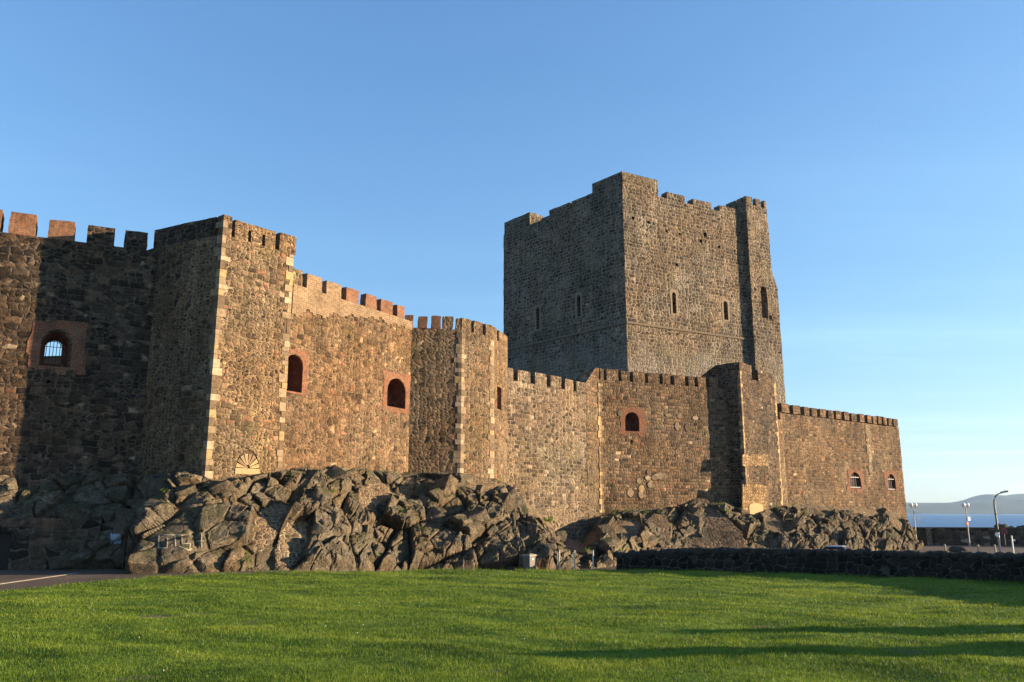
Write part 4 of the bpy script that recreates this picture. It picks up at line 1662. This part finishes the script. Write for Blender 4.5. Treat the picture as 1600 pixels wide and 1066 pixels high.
def stroke(pts, wdt=.05):
    P3 = []
    for (x0, y0), (x1, y1) in zip(pts[:-1], pts[1:]):
        k = max(2, int(math.hypot(x1 - x0, y1 - y0) / 1.0))
        for i in range(k):
            f = i / k
            l, nn = on_rock(x0 + (x1 - x0) * f, y0 + (y1 - y0) * f)
            if l:
                P3.append((l, nn))
    for (p, n1), (q_, n2) in zip(P3[:-1], P3[1:]):
        if (p - q_).length > .35:
            continue
        dd = (q_ - p).normalized()
        sd = dd.cross(n1).normalized() * wdt / 2
        b = len(mb.v)
        for c_, n_ in ((p, n1), (q_, n2)):
            for s1 in (-1, 1):
                for off in (.03, -.03):
                    mb.v.append(tuple(c_ + sd * s1 + n_ * off))
        mb.f += [(b, b + 4, b + 6, b + 2), (b + 1, b + 3, b + 7, b + 5), (b, b + 1, b + 5, b + 4), (b + 2, b + 6, b + 7, b + 3), (b, b + 2, b + 3, b + 1), (b + 4, b + 5, b + 7, b + 6)]


gs = lambda x, y: (180 + x / 6.154, 730 + y / 6.154)
for st in (((420, 660), (415, 780), (500, 780), (505, 680)), ((470, 655), (720, 655)), ((575, 660), (580, 770)), ((640, 660), (645, 740), (720, 735), (715, 800)), ((610, 765), (710, 800), (740, 778)),
           ((830, 640), (830, 780)), ((780, 715), (855, 710)), ((360, 742), (378, 748)), ((540, 752), (552, 758))):
    stroke([gs(*p) for p in st])
if mb.v:
    mb.build('graffiti', 'graffiti', rock)
mb = MB()
for k in range(9):
    stroke([(174 + k * 1.7, 834 + random.uniform(0, 2)), (174 + k * 1.7, 848 + random.uniform(-3, 3))], .11)
if mb.v:
    mb.build('paint_daub', 'blue_paint', rock)


# buttresses of battered masonry on the rock below curtain C
def wedge(pts, mat, label, jit=.04, th=4.0):
    """pts: front outline (px,py,depth), counter-clockwise seen from camera; leans back to the wall"""
    fr = [P(*p) for p in pts]
    bk_ = [p + Vector((.3, th, 0)) for p in fr]
    mb = MB().prism(fr, bk_)
    me = mk(mb.v, mb.f)
    bm = bmesh.new()
    bm.from_mesh(me)
    bmesh.ops.recalc_face_normals(bm, faces=bm.faces)
    bmesh.ops.triangulate(bm, faces=bm.faces)
    for _ in range(3):
        bmesh.ops.subdivide_edges(bm, edges=[e for e in bm.edges if e.calc_length() > .7], cuts=1)
        bmesh.ops.triangulate(bm, faces=bm.faces)
    bm.to_mesh(me)
    bm.free()
    jitter(me, jit)
    o = link('stone_buttress', me, None, [mat])
    return tag(o, label, 'buttress')


wedge([(1052, 866, 79.5), (1166, 866, 80.5), (1160, 832, 82.5), (1122, 797, 86), (1100, 776, 88.4), (1084, 781, 87.6), (1066, 800, 85.6), (1060, 820, 83)], 'infill', 'large triangular sloping stone buttress rising to the curtain wall behind the dark wall', th=6)
wedge([(1003, 870, 76), (1044, 870, 77), (1048, 825, 80), (1042, 806, 83), (1022, 802, 83), (1003, 822, 79.5)], 'infill', 'small squat stone buttress left of the triangular one', th=5)

# revetment at the far left foot
wv = Wall((-36.5, 43.2), (-22.6, 46.75))
root = empty('revetment_wall', (-29, 45, 0), 'low dark block wall with a small doorway at the foot of the rock far left', 'retaining wall')
poly = [wv.xy(0), wv.xy(wv.L), wv.xy(wv.L, 1.8), wv.xy(0, 1.8)]
pt_ = [wv.xy(0, .2), wv.xy(wv.L, .2), wv.xy(wv.L, 1.8), wv.xy(0, 1.8)]
body = MB().loft([(-.4, poly), (2.7, pt_)], .6)
me = mk(body.v, body.f, .04)
me.materials.append(M['revet'])
ud0, zd0 = wv.hit(-14, 886)
ud1, _ = wv.hit(12, 886)
zd1 = wv.z(5, 832)
me = boolean(me, [(wv.cut([(ud0, -.2), (ud1, -.2), (ud1, zd1), (ud0, zd1)], -.4, .6), 'revet')], ['revet'])
link('wall', me, root)
mb = MB()
mb.prism([wv.pt(ud0, 0, .45), wv.pt(ud1, 0, .45), wv.pt(ud1, zd1, .45), wv.pt(ud0, zd1, .45)], [wv.pt(ud0, 0, .55), wv.pt(ud1, 0, .55), wv.pt(ud1, zd1, .55), wv.pt(ud0, zd1, .55)])
mb.build('door', 'wood', root)

# ------------------------------------------------------------------ dark boundary wall on the green
root = empty('boundary_wall', (16.2, 40.9, 0), 'long low dark dry-stone wall with rough coping in shade along the right of the lawn', 'stone wall')
mb = MB()
cm = MB()


def off_poly(pts, o):
    res = []
    for i, p in enumerate(pts):
        a = Vector(pts[max(i - 1, 0)])
        b = Vector(pts[min(i + 1, len(pts) - 1)])
        d_ = (b - a).normalized()
        res.append(tuple(Vector(p) + Vector((d_.y, -d_.x)) * -o))
    return res


th_ = .55
fr_ = BW
bk_ = off_poly(BW, th_)
hts = [1.02, 1.22, 1.28, 1.27, 1.25, 1.2, 1.2, 1.2, 1.15]
fine = []
for i in range(len(BW) - 1):
    L = (Vector(BW[i + 1]) - Vector(BW[i])).length
    k = int(L / .35)
    for j in range(k):
        f = j / k
        fine.append((Vector(BW[i]).lerp(Vector(BW[i + 1]), f), Vector(bk_[i]).lerp(Vector(bk_[i + 1]), f), hts[i] * (1 - f) + hts[i + 1] * f))
fine.append((Vector(BW[-1]), Vector(bk_[-1]), hts[-1]))
N = len(fine)
lev = 6
for (a, b, h) in fine:
    g0 = float(gz(a.x, a.y)) - .25
    hh = h - .2 + .04 * mnoise.noise(Vector((a.x * .8, a.y * .8, 0)))
    for k in range(lev):
        mb.v.append((a.x + .05 * k / lev, a.y + .05 * k / lev, g0 + (hh + .25) * k / (lev - 1)))
    for k in range(lev):
        mb.v.append((b.x, b.y, g0 + (hh + .25) * (lev - 1 - k) / (lev - 1)))
W2 = 2 * lev
for i in range(N - 1):
    for k in range(W2 - 1):
        mb.f.append((i * W2 + k, (i + 1) * W2 + k, (i + 1) * W2 + k + 1, i * W2 + k + 1))
mb.f.append(tuple(range(W2)))
mb.f.append(tuple(reversed(range((N - 1) * W2, N * W2))))
me = mk(mb.v, mb.f, .05)
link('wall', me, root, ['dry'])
# coping of rough stones set on edge
s_acc = 0
bvs, bfs = [], []
i = 0
rr = random.Random(5)
while i < N - 1:
    a, b, h = fine[i]
    a2 = fine[i + 1][0]
    for rep in range(2):
        c_ = a.lerp(b, .5).lerp(fine[i + 1][0].lerp(fine[i + 1][1], .5), rep * .5)
        bm = bmesh.new()
        bmesh.ops.create_icosphere(bm, subdivisions=2, radius=1)
        sx, sy, sz = rr.uniform(.14, .24), rr.uniform(.26, .36), rr.uniform(.13, .24)
        dvec = (a2 - a).normalized()
        rz = math.atan2(dvec.y, dvec.x) + rr.uniform(-.3, .3)
        cz = float(gz(a.x, a.y)) + h - .17 + rr.uniform(-.03, .04)
        sd = rr.uniform(0, 100)
        mt = Matrix.Translation((c_.x, c_.y, cz)) @ Matrix.Rotation(rz, 4, 'Z') @ Matrix.Rotation(rr.uniform(-.35, .35), 4, 'Y')
        o_ = len(bvs)
        bm.verts.index_update()
        for v in bm.verts:
            c3 = v.co
            m_ = max(abs(c3.x), abs(c3.y), abs(c3.z))
            c3 = c3.lerp(c3 / m_ * .85, .55) * (1 + .22 * mnoise.noise(c3 * 1.4 + Vector((sd, 0, 0))))
            bvs.append(tuple(mt @ Vector((c3.x * sx, c3.y * sy, c3.z * sz))))
        for f_ in bm.faces:
            bfs.append(tuple(v.index + o_ for v in f_.verts))
        bm.free()
    i += 1
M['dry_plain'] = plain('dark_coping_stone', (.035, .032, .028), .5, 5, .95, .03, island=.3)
me = mk(bvs, bfs)
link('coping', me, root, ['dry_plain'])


# ------------------------------------------------------------------ street furniture
def copy_tree(o, parent=None):
    c_ = o.copy()
    COL.objects.link(c_)
    c_.parent = parent
    for ch in list(o.children):
        copy_tree(ch, c_)
    return c_


def place(o, px, py, d, rz=0.0):
    p = P(px, py, d)
    o.location = (p.x, d, float(gz(p.x, d)))
    o.rotation_euler = (0, 0, rz)
    return o


# litter bin
b = empty('litter_bin', (0, 0, 0), 'square grey litter bin with flat lid standing against the rocks', 'bin')
mb = MB().loft([(0, [(-.23, -.23), (.23, -.23), (.23, .23), (-.23, .23)]), (.8, [(-.27, -.27), (.27, -.27), (.27, .27), (-.27, .27)])], 1)
mb.build('body', 'bin', b)
mb = MB().box((0, 0, .80), .62, .62, .09)
mb.build('lid', 'bin_lid', b)
mb = MB().box((-.02, -.262, .6), .10, .02, .08)
mb.build('notice_plate', 'white_paint', b)
mb = MB().box((0, 0, .89), .3, .3, .04)
mb.build('ash_tray', 'bin_dark', b)
place(b, 828, 893, 46.8, .75)

# slim white posts
p0 = empty('marker_post', (0, 0, 0), 'slim white post nearest the litter bin', 'post', 'slim white posts before the rocks')
MB().lathe([(.045, -.3), (.045, 1.02), (.035, 1.05)], 10).build('shaft', 'post_paint', p0, smooth=True)
MB().lathe([(.055, 1.05), (.055, 1.09), (.02, 1.12)], 10).build('cap', 'kerb', p0)
place(p0, 874, 893, 46.8)
for px, lab in ((898, 'slim white post in the middle of three before the rocks'), (927, 'slim white post nearest the dark stone wall')):
    c_ = copy_tree(p0)
    c_['label'] = lab
    place(c_, px, 893, 47.0)

# twin globe lamps by the harbour
g0 = empty('globe_lamp', (0, 0, 0), 'twin globe lamp post on the quay nearest the castle corner', 'lamp post', 'globe lamps along the quay')
MB().lathe([(.13, -.3), (.13, .3), (.075, .5), (.06, 5.1), (.04, 5.3)], 10).build('post', 'pole_grey', g0, smooth=True)
MB().tube([(-.38, 0, 5.38), (-.3, 0, 5.26), (0, 0, 5.22), (.3, 0, 5.26), (.38, 0, 5.38)], .035, 6).build('arm', 'pole_dark', g0)
for sx in (-.38, .38):
    prof = [(.06, 0)] + [(.27 * math.sin(math.pi * (k + 1) / 9), .30 - .30 * math.cos(math.pi * (k + 1) / 9)) for k in range(8)] + [(.01, .6)]
    MB().lathe(prof, 14, (sx, 0, 5.36)).build('globe', 'globe', g0, smooth=True)
place(g0, 1432.5, 850, 119, .35)
c_ = copy_tree(g0)
c_['label'] = 'twin globe lamp post with a small notice and orange lifebuoy further right on the quay'
place(c_, 1515, 850, 119, .35)
cl_ = c_.location
mb = MB().box((.28, -.1, 3.5), .45, .04, .5)
o = mb.build('notice_plate', 'white_paint', None)
o.parent = c_
mb = MB().lathe([(.2, 0), (.28, .06), (.2, .12)], 12)
o = mb.build('lifebuoy', 'orange', None)
o.parent = c_
o.location = (-.25, -.12, 3.05)
o.rotation_euler = (math.radians(90), 0, 0)
# festoon frame on the first lamp
mb = MB()
for k in range(3):
    r_ = .18 + .16 * k
    mb.tube([(.75 + r_ * math.cos(a_ * math.pi / 6), -.05, 3.55 + r_ * 1.1 * math.sin(a_ * math.pi / 6)) for a_ in range(13)], .012, 5)
mb.tube([(0, 0, 3.55), (1.25, -.05, 3.55)], .015, 5)
o = mb.build('festoon_frame', 'pole_grey', None)
o.parent = g0

# street lamp with bent arm
s0 = empty('street_lamp', (0, 0, 0), 'tall dark street lamp with bent arm and flat head beside the quay', 'street lamp')
H = 6.55
MB().lathe([(.12, -.3), (.12, 2.35), (.10, 2.4)], 12).build('lower_post', 'pole_grey', s0, smooth=True)
pts = [(0, 0, 2.4), (-.02, 0, 4.2), (-.06, 0, 5.2), (-.02, 0, 5.7), (.14, 0, 6.08), (.42, 0, 6.36), (.75, 0, 6.48), (1.0, 0, 6.53)]
MB().tube(pts, [.10, .095, .09, .085, .075, .065, .055, .05], 10).build('upper_post', 'pole_dark', s0, smooth=True)
mb = MB()
hd = [(.85, -.14, 6.47), (1.62, -.17, 6.60), (1.72, -.1, 6.63), (1.72, .1, 6.63), (1.62, .17, 6.60), (.85, .14, 6.47)]
mb.prism([Vector(p) for p in hd], [Vector(p) + Vector((-.02, 0, .17)) for p in hd])
h_ = mb.build('lamp_head', 'pole_grey', s0)
MB().lathe([(.05, 0), (.05, .1), (.03, .12)], 8, (1.3, 0, 6.72)).build('photocell', 'pole_dark', h_)
MB().lathe([(.17, 0), (.17, .06)], 12, (0, 0, 4.2)).build('band', 'pole_dark', s0)
mb = MB().lathe([(.24, 0), (.24, .03)], 18)
o = mb.build('round_sign', 'white_paint', None)
o.parent = s0
o.rotation_euler = (math.radians(90), 0, 0)
o.location = (-.2, -.14, 2.05)
MB().box((0.02, 0, 2.3), .34, .34, .3).build('junction_box', 'pole_dark', s0)
place(s0, 1563, 864, 93)

# white sign post
s1 = empty('sign_post', (0, 0, 0), 'white post with a small side plate right of the street lamp', 'sign post')
MB().lathe([(.075, -.3), (.065, 1.9), (.03, 1.95)], 10).build('post', 'white_paint', s1, smooth=True)
MB().box((.2, 0, 1.35), .3, .04, .2).build('side_plate', 'white_paint', s1)
place(s1, 1583.5, 863, 93)

# bollards
b0 = empty('bollard', (0, 0, 0), 'short pale bollard on the quay nearest the castle rock', 'bollard', 'pale bollards on the quay')
MB().lathe([(.11, -.3), (.10, .75), (.12, .78), (.12, .86), (.05, .92)], 10).build('shaft', 'post_paint', b0, smooth=True)
place(b0, 1477, 861, 97)
for px, lab in ((1529, 'short pale bollard between the globe lamp and the street lamp'), (1555, 'short pale bollard just left of the street lamp')):
    c_ = copy_tree(b0)
    c_['label'] = lab
    place(c_, px, 861, 96)

# round red-ringed road sign on a post near the harbour wall
r0 = empty('road_sign', (0, 0, 0), 'round red-ringed road sign low before the harbour wall at far right', 'road sign')
MB().lathe([(.04, -.3), (.04, 2.5)], 8).build('post', 'pole_dark', r0)
o = MB().lathe([(.42, 0), (.42, .03)], 24).build('red_ring', 'red', None)
o.parent = r0
o.rotation_euler = (math.radians(90), 0, 0)
o.location = (0, -.06, 2.1)
o2 = MB().lathe([(.29, 0), (.29, .015)], 24).build('face', 'bin_dark', None)
o2.parent = o
o2.location = (0, 0, .031)
place(r0, 1571, 850, 116)

# dark boulder on the quay edge
bm = bmesh.new()
bmesh.ops.create_icosphere(bm, subdivisions=4, radius=1)
for v in bm.verts:
    v.co *= 1 + .18 * mnoise.noise(v.co * 1.3 + Vector((4, 2, 1))) + .05 * mnoise.noise(v.co * 4)
    v.co.x *= .95
    v.co.z *= .6
me = bpy.data.meshes.new('boulder')
bm.to_mesh(me)
bm.free()
bo = link('boulder', me, None, ['dry_plain'])
tag(bo, 'rounded dark boulder showing just above the shaded wall near the bollards', 'boulder')
p = P(1497, 862, 86)
bo.location = (p.x, 86, float(gz(p.x, 86)) + .42)

# harbour wall and rock armour
HW = [(46, 126.5), (56.5, 124.2), (60.0, 123.4), (120, 110.0)]
w1 = Wall(HW[0], HW[3])
root = empty('harbour_wall', (70, 121, -1.6), 'long brown harbour wall in shade between the quay and the sea', 'sea wall')
zb_, zt_ = -2.2, .78
uC = (Vector((60.3, 123.3)) - w1.A).dot(w1.d)
mb = MB().loft([(zb_, [w1.xy(0), w1.xy(uC - .5), w1.xy(uC - .5, .9), w1.xy(0, .9)]), (zt_, [w1.xy(0), w1.xy(uC - .5), w1.xy(uC - .5, .9), w1.xy(0, .9)])], .8)
mb.loft([(zb_, [w1.xy(uC + .6, -.0), w1.xy(w1.L), w1.xy(w1.L, .9), w1.xy(uC + .6, .9)]), (zt_, [w1.xy(uC + .6, -.0), w1.xy(w1.L), w1.xy(w1.L, .9), w1.xy(uC + .6, .9)])], .8)
mb.build('wall', 'harbour', root, .03)
mb = MB().loft([(zb_, [w1.xy(uC - .5, -.5), w1.xy(uC + .6, .5), w1.xy(uC + .6, 1.0), w1.xy(uC - .5, 1.0)]), (zt_ - .05, [w1.xy(uC - .5, -.5), w1.xy(uC + .6, .5), w1.xy(uC + .6, 1.0), w1.xy(uC - .5, 1.0)])], .8)
mb.build('angled_pier', 'infill', root, .03)
mb = MB().loft([(zt_ + .003, [w1.xy(0, -.08), w1.xy(w1.L, -.08), w1.xy(w1.L, .98), w1.xy(0, .98)]), (zt_ + .14, [w1.xy(0, -.08), w1.xy(w1.L, -.08), w1.xy(w1.L, .98), w1.xy(0, .98)])], 1.0)
mb.build('coping', 'cope', root, .02)
# armour stones heaped against the wall at the right
rr = random.Random(9)
bvs, bfs = [], []
for k in range(150):
    bm = bmesh.new()
    bmesh.ops.create_icosphere(bm, subdivisions=2, radius=1)
    x = 71 + rr.random() * 26
    hmax = .2 + (x - 71) / 26 * 1.6
    y = w1.A.y + (x - w1.A.x) * (w1.d.y / w1.d.x) + 1.6 + rr.uniform(-.6, 3)
    z = -1.0 + rr.random() * (hmax + 1.7)
    s_ = rr.uniform(.4, .8)
    sd = rr.uniform(0, 99)
    mt = Matrix.Translation((x, y, z)) @ Matrix.Rotation(rr.uniform(0, 6), 4, 'Z') @ Matrix.Rotation(rr.uniform(0, 6), 4, 'X')
    o_ = len(bvs)
    bm.verts.index_update()
    for v in bm.verts:
        c3 = v.co
        m_ = max(abs(c3.x), abs(c3.y), abs(c3.z))
        c3 = c3.lerp(c3 / m_ * .85, .6) * (1 + .25 * mnoise.noise(c3 * 1.2 + Vector((sd, 0, 0))))
        bvs.append(tuple(mt @ (c3 * s_)))
    for f_ in bm.faces:
        bfs.append(tuple(v.index + o_ for v in f_.verts))
    bm.free()
ra = link('rock_armour', mk(bvs, bfs), None, ['dry_plain'])
tag(ra, 'heap of dark armour rocks along the harbour wall at the right edge', 'rocks', kind='stuff')

# parked car behind the boundary wall
car = empty('parked_car', (0, 0, 0), 'silver parked car whose roof just shows above the dark stone wall', 'car')
sec = [(-2.05, .62, .35, .80), (-1.95, .78, .30, .84), (-1.2, .92, .27, .86), (0, .95, .25, .88), (1.2, .93, .27, .87), (1.95, .85, .30, .84), (2.08, .65, .38, .78)]
mb = MB()
k_ = 10
for (x, zt__, zb__, hw_) in sec:
    ring = [(-hw_ * .92, zb__), (hw_ * .92, zb__), (hw_, zb__ + .12), (hw_, zt__ - .15), (hw_ * .93, zt__ - .03), (hw_ * .7, zt__), (-hw_ * .7, zt__), (-hw_ * .93, zt__ - .03), (-hw_, zt__ - .15), (-hw_, zb__ + .12)]
    for (yy, zz) in ring:
        mb.v.append((x, yy, zz))
for i in range(len(sec) - 1):
    for k in range(k_):
        j = (k + 1) % k_
        mb.f.append((i * k_ + k, (i + 1) * k_ + k, (i + 1) * k_ + j, i * k_ + j))
mb.f.append(tuple(range(k_)))
mb.f.append(tuple(reversed(range((len(sec) - 1) * k_, len(sec) * k_))))
mb.build('body', 'car', car, smooth=True)
mb = MB()
cab = [(.935, [(-1.25, -.78), (1.15, -.78), (1.15, .78), (-1.25, .78)]), (1.40, [(-.85, -.6), (.55, -.6), (.55, .6), (-.85, .6)])]
mb.loft(cab, 10)
mb.build('windows', 'glass', car)
mb = MB()
mb.loft([(1.402, [(-.9, -.62), (.6, -.62), (.6, .62), (-.9, .62)]), (1.48, [(-.7, -.5), (.35, -.5), (.35, .5), (-.7, .5)])], 10)
mb.build('roof', 'car', car)
for (x, y) in ((-1.3, .78), (1.3, .78), (-1.3, -.78), (1.3, -.78)):
    o = MB().lathe([(.22, -.1), (.31, -.09), (.32, 0), (.31, .09), (.22, .1)], 20).build('wheel', 'tyre', None)
    o.parent = car
    o.rotation_euler = (math.radians(90), 0, 0)
    o.location = (x, y, .32)
    r2 = MB().lathe([(.2, -.11), (.2, .11)], 14).build('rim', 'pole_grey', None)
    r2.parent = o
for y in (-.6, .6):
    o = MB().box((2.05, y, .58), .1, .3, .16).build('headlight', 'globe', car)
place(car, 1304, 857, 70, 2.5)

# ------------------------------------------------------------------ weeds and small shrubs on the rock
def leaf_clump(pts, name, label, cat, kind=None, group=None, leaves=160, sz=.09):
    v, f = [], []
    for (c_, r_) in pts:
        for k in range(int(leaves * r_ * r_ / .25)):
            p = c_ + Vector((random.gauss(0, r_ * .45), random.gauss(0, r_ * .35), abs(random.gauss(0, r_ * .42))))
            dr = Vector((random.gauss(0, 1), random.gauss(0, 1), random.gauss(.6, .8))).normalized()
            sd = dr.cross(Vector((random.gauss(0, 1), random.gauss(0, 1), random.gauss(0, 1)))).normalized()
            s_ = sz * random.uniform(.6, 1.4)
            b_ = len(v)
            v += [tuple(p), tuple(p + dr * s_ + sd * s_ * .4), tuple(p + dr * s_ * 2), tuple(p + dr * s_ - sd * s_ * .4)]
            f.append((b_, b_ + 1, b_ + 2, b_ + 3))
    me = mk(v, f, uv=False)
    o = link(name, me, None, ['weed'])
    return tag(o, label, cat, group, kind)


pts = []
for (x, y, r_) in ((436, 727, .3), (541, 724, .3), (553, 727, .25), (575, 738, .2), (452, 745, .25), (385, 880, .3), (386, 868, .25), (387, 890, .25), (585, 880, .3), (590, 870, .25), (742, 890, .3), (648, 812, .35), (658, 830, .4), (630, 800, .3), (520, 770, .3), (690, 815, .3),
                   (782, 748, .35), (780, 755, .3), (820, 800, .35), (960, 805, .4), (980, 800, .4), (1010, 803, .4), (950, 812, .3), (990, 815, .35), (1030, 802, .3), (1110, 782, .35), (1125, 790, .4), (1135, 800, .35), (1100, 778, .3),
                   (1220, 782, .4), (1240, 790, .4), (1255, 800, .3), (1215, 795, .3), (1320, 845, .3), (910, 850, .3), (918, 862, .3), (715, 825, .3), (620, 825, .3), (300, 800, .2), (258, 770, .2), (970, 862, .35), (975, 855, .3)):
    l, nn = on_rock(x, y)
    if l:
        pts.append((l, r_))
leaf_clump(pts, 'rock_weeds', 'patches of moss and weeds in the clefts of the rock', 'weeds', 'stuff', leaves=130, sz=.06)
for (x, y, r_, lab) in ((833, 790, .7, 'green shrub growing where the pale curtain wall meets the rock'), (853, 816, .5, 'smaller green shrub lower down the rock right of the first shrub')):
    l, nn = on_rock(x, y)
    if l:
        leaf_clump([(l, r_), (l + Vector((r_ * .7, 0, .1)), r_ * .7)], 'small_shrub', lab, 'shrub', group='shrubs on the rock', leaves=150, sz=.08)

# bushes added out of view on the right to cast the long lawn shadows
def bush(x, y, h, w_, label):
    root = empty('shadow_bush', (x, y, 0), label, 'bush', 'unseen bushes added to shade the lawn')
    MB().tube([(x, y, -.2), (x + .03, y, h * .5), (x, y + .03, h * .8)], [.07, .05, .02], 8).build('stem', 'wood', root)
    v, f = [], []
    for k in range(9000):
        z = h * random.random() ** .8
        rad = w_ * math.sqrt(max(.02, 1 - (z / h) ** 2.2)) * (1 + .18 * mnoise.noise(Vector((x + z * 1.5, y, z * 2))))
        a = random.uniform(0, 2 * math.pi)
        q = rad * random.random() ** .4
        p = Vector((x + math.cos(a) * q, y + math.sin(a) * q, .05 + z))
        dr = Vector((random.gauss(0, 1), random.gauss(0, 1), random.gauss(.4, .8))).normalized()
        sd = dr.cross(Vector((random.gauss(0, 1), random.gauss(0, 1), random.gauss(0, 1)))).normalized()
        s_ = random.uniform(.04, .08)
        b_ = len(v)
        v += [tuple(p), tuple(p + dr * s_ + sd * s_ * .55), tuple(p + dr * s_ * 2), tuple(p + dr * s_ - sd * s_ * .55)]
        f.append((b_, b_ + 1, b_ + 2, b_ + 3))
    link('foliage', mk(v, f, uv=False), root, ['weed'])


bush(17.2, 22.5, 1.9, .75, 'unseen rounded bush added to cast a lawn shadow, past the right edge, farther from the camera')
bush(16.0, 19.2, 2.35, .85, 'taller unseen bush added to cast a lawn shadow, past the right edge, nearer the camera')

# ------------------------------------------------------------------ light
SUN_E = math.radians(8.5)
SUN_A = math.radians(2.0)            # angle from +X towards +Y
S = Vector((math.cos(SUN_E) * math.cos(SUN_A), math.cos(SUN_E) * math.sin(SUN_A), math.sin(SUN_E)))
sd_ = bpy.data.lights.new('sun', 'SUN')
sd_.energy = 5.0
sd_.angle = math.radians(.55)
sd_.color = (1.0, .77, .49)
so = bpy.data.objects.new('sun', sd_)
so.rotation_euler = S.to_track_quat('Z', 'Y').to_euler()
so.location = (60, 0, 60)
COL.objects.link(so)

world = bpy.data.worlds.new('World')
scene.world = world
world.use_nodes = True
t = NT(world.node_tree)
bg = world.node_tree.nodes['Background']
sky = t.add('ShaderNodeTexSky', sky_type='NISHITA')
sky.sun_disc = False
sky.sun_elevation = SUN_E
sky.sun_rotation = math.pi / 2 - SUN_A
sky.altitude = 0
sky.air_density = 1.0
sky.dust_density = .35
sky.ozone_density = 3.0
gen = t.add('ShaderNodeTexCoord').outputs['Generated']
sx_ = t.add('ShaderNodeSeparateXYZ', {0: gen})
up = t.math('MAXIMUM', sx_.outputs[2], .03)
cv = t.add('ShaderNodeCombineXYZ', {0: t.math('DIVIDE', sx_.outputs[0], up), 1: t.math('DIVIDE', sx_.outputs[1], up), 2: 0.0}).outputs[0]
cn = t.noise(t.vmath('MULTIPLY', cv, (.35, 1.1, 1)), .55, 7.0, .62).outputs['Fac']
ck = t.noise(cv, .22, 3.0).outputs['Fac']
cf = t.math('MULTIPLY', t.maprange(cn, .44, .78, 0, .6), t.maprange(ck, .38, .6))
skyb = t.vmath('MULTIPLY', sky.outputs[0], (.79, .95, 1.22))
skyb = t.vmath('DIVIDE', t.scale(skyb, 1.38), t.vmath('ADD', t.scale(skyb, .17), (1, 1, 1)))
skyc = t.mix(cf, skyb, t.vmath('MULTIPLY', skyb, (1.7, 1.45, 1.25)))
t.l.new(skyc, bg.inputs['Color'])
bg.inputs['Strength'].default_value = .095

# haze over the bay
me = bpy.data.meshes.new('haze')
HB = MB().box((2800, 3850, -60), 13000, 9300, 340)
haze = HB.build('haze', 'sea', None)
haze.data.materials.clear()
hm = bpy.data.materials.new('thin_haze')
hm.use_nodes = True
ht = NT(hm.node_tree)
hm.node_tree.nodes.remove(hm.node_tree.nodes['Principled BSDF'])
pv_ = ht.add('ShaderNodeVolumePrincipled', {'Color': (.48, .70, 1.0, 1), 'Density': .00006, 'Anisotropy': .3})
ht.l.new(pv_.outputs[0], hm.node_tree.nodes['Material Output'].inputs['Volume'])
hm.cycles.volume_sampling = 'DISTANCE'
haze.data.materials.append(hm)
haze['kind'] = 'stuff'
tag(haze, 'thin pale haze in the air over the bay', 'haze')

scene.view_settings.view_transform = 'Standard'
scene.view_settings.look = 'None'
scene.view_settings.exposure = 1.75
scene.view_settings.gamma = 1.0
scene.render.film_transparent = False
cy = scene.cycles
cy.max_bounces = 5
cy.diffuse_bounces = 3
cy.glossy_bounces = 2
cy.transmission_bounces = 2
cy.transparent_max_bounces = 4
cy.volume_bounces = 0
cy.use_denoising = True
cy.denoiser = 'OPENIMAGEDENOISE'
cy.denoising_input_passes = 'RGB_ALBEDO_NORMAL'
cy.denoising_prefilter = 'ACCURATE'
cy.sample_clamp_indirect = 6
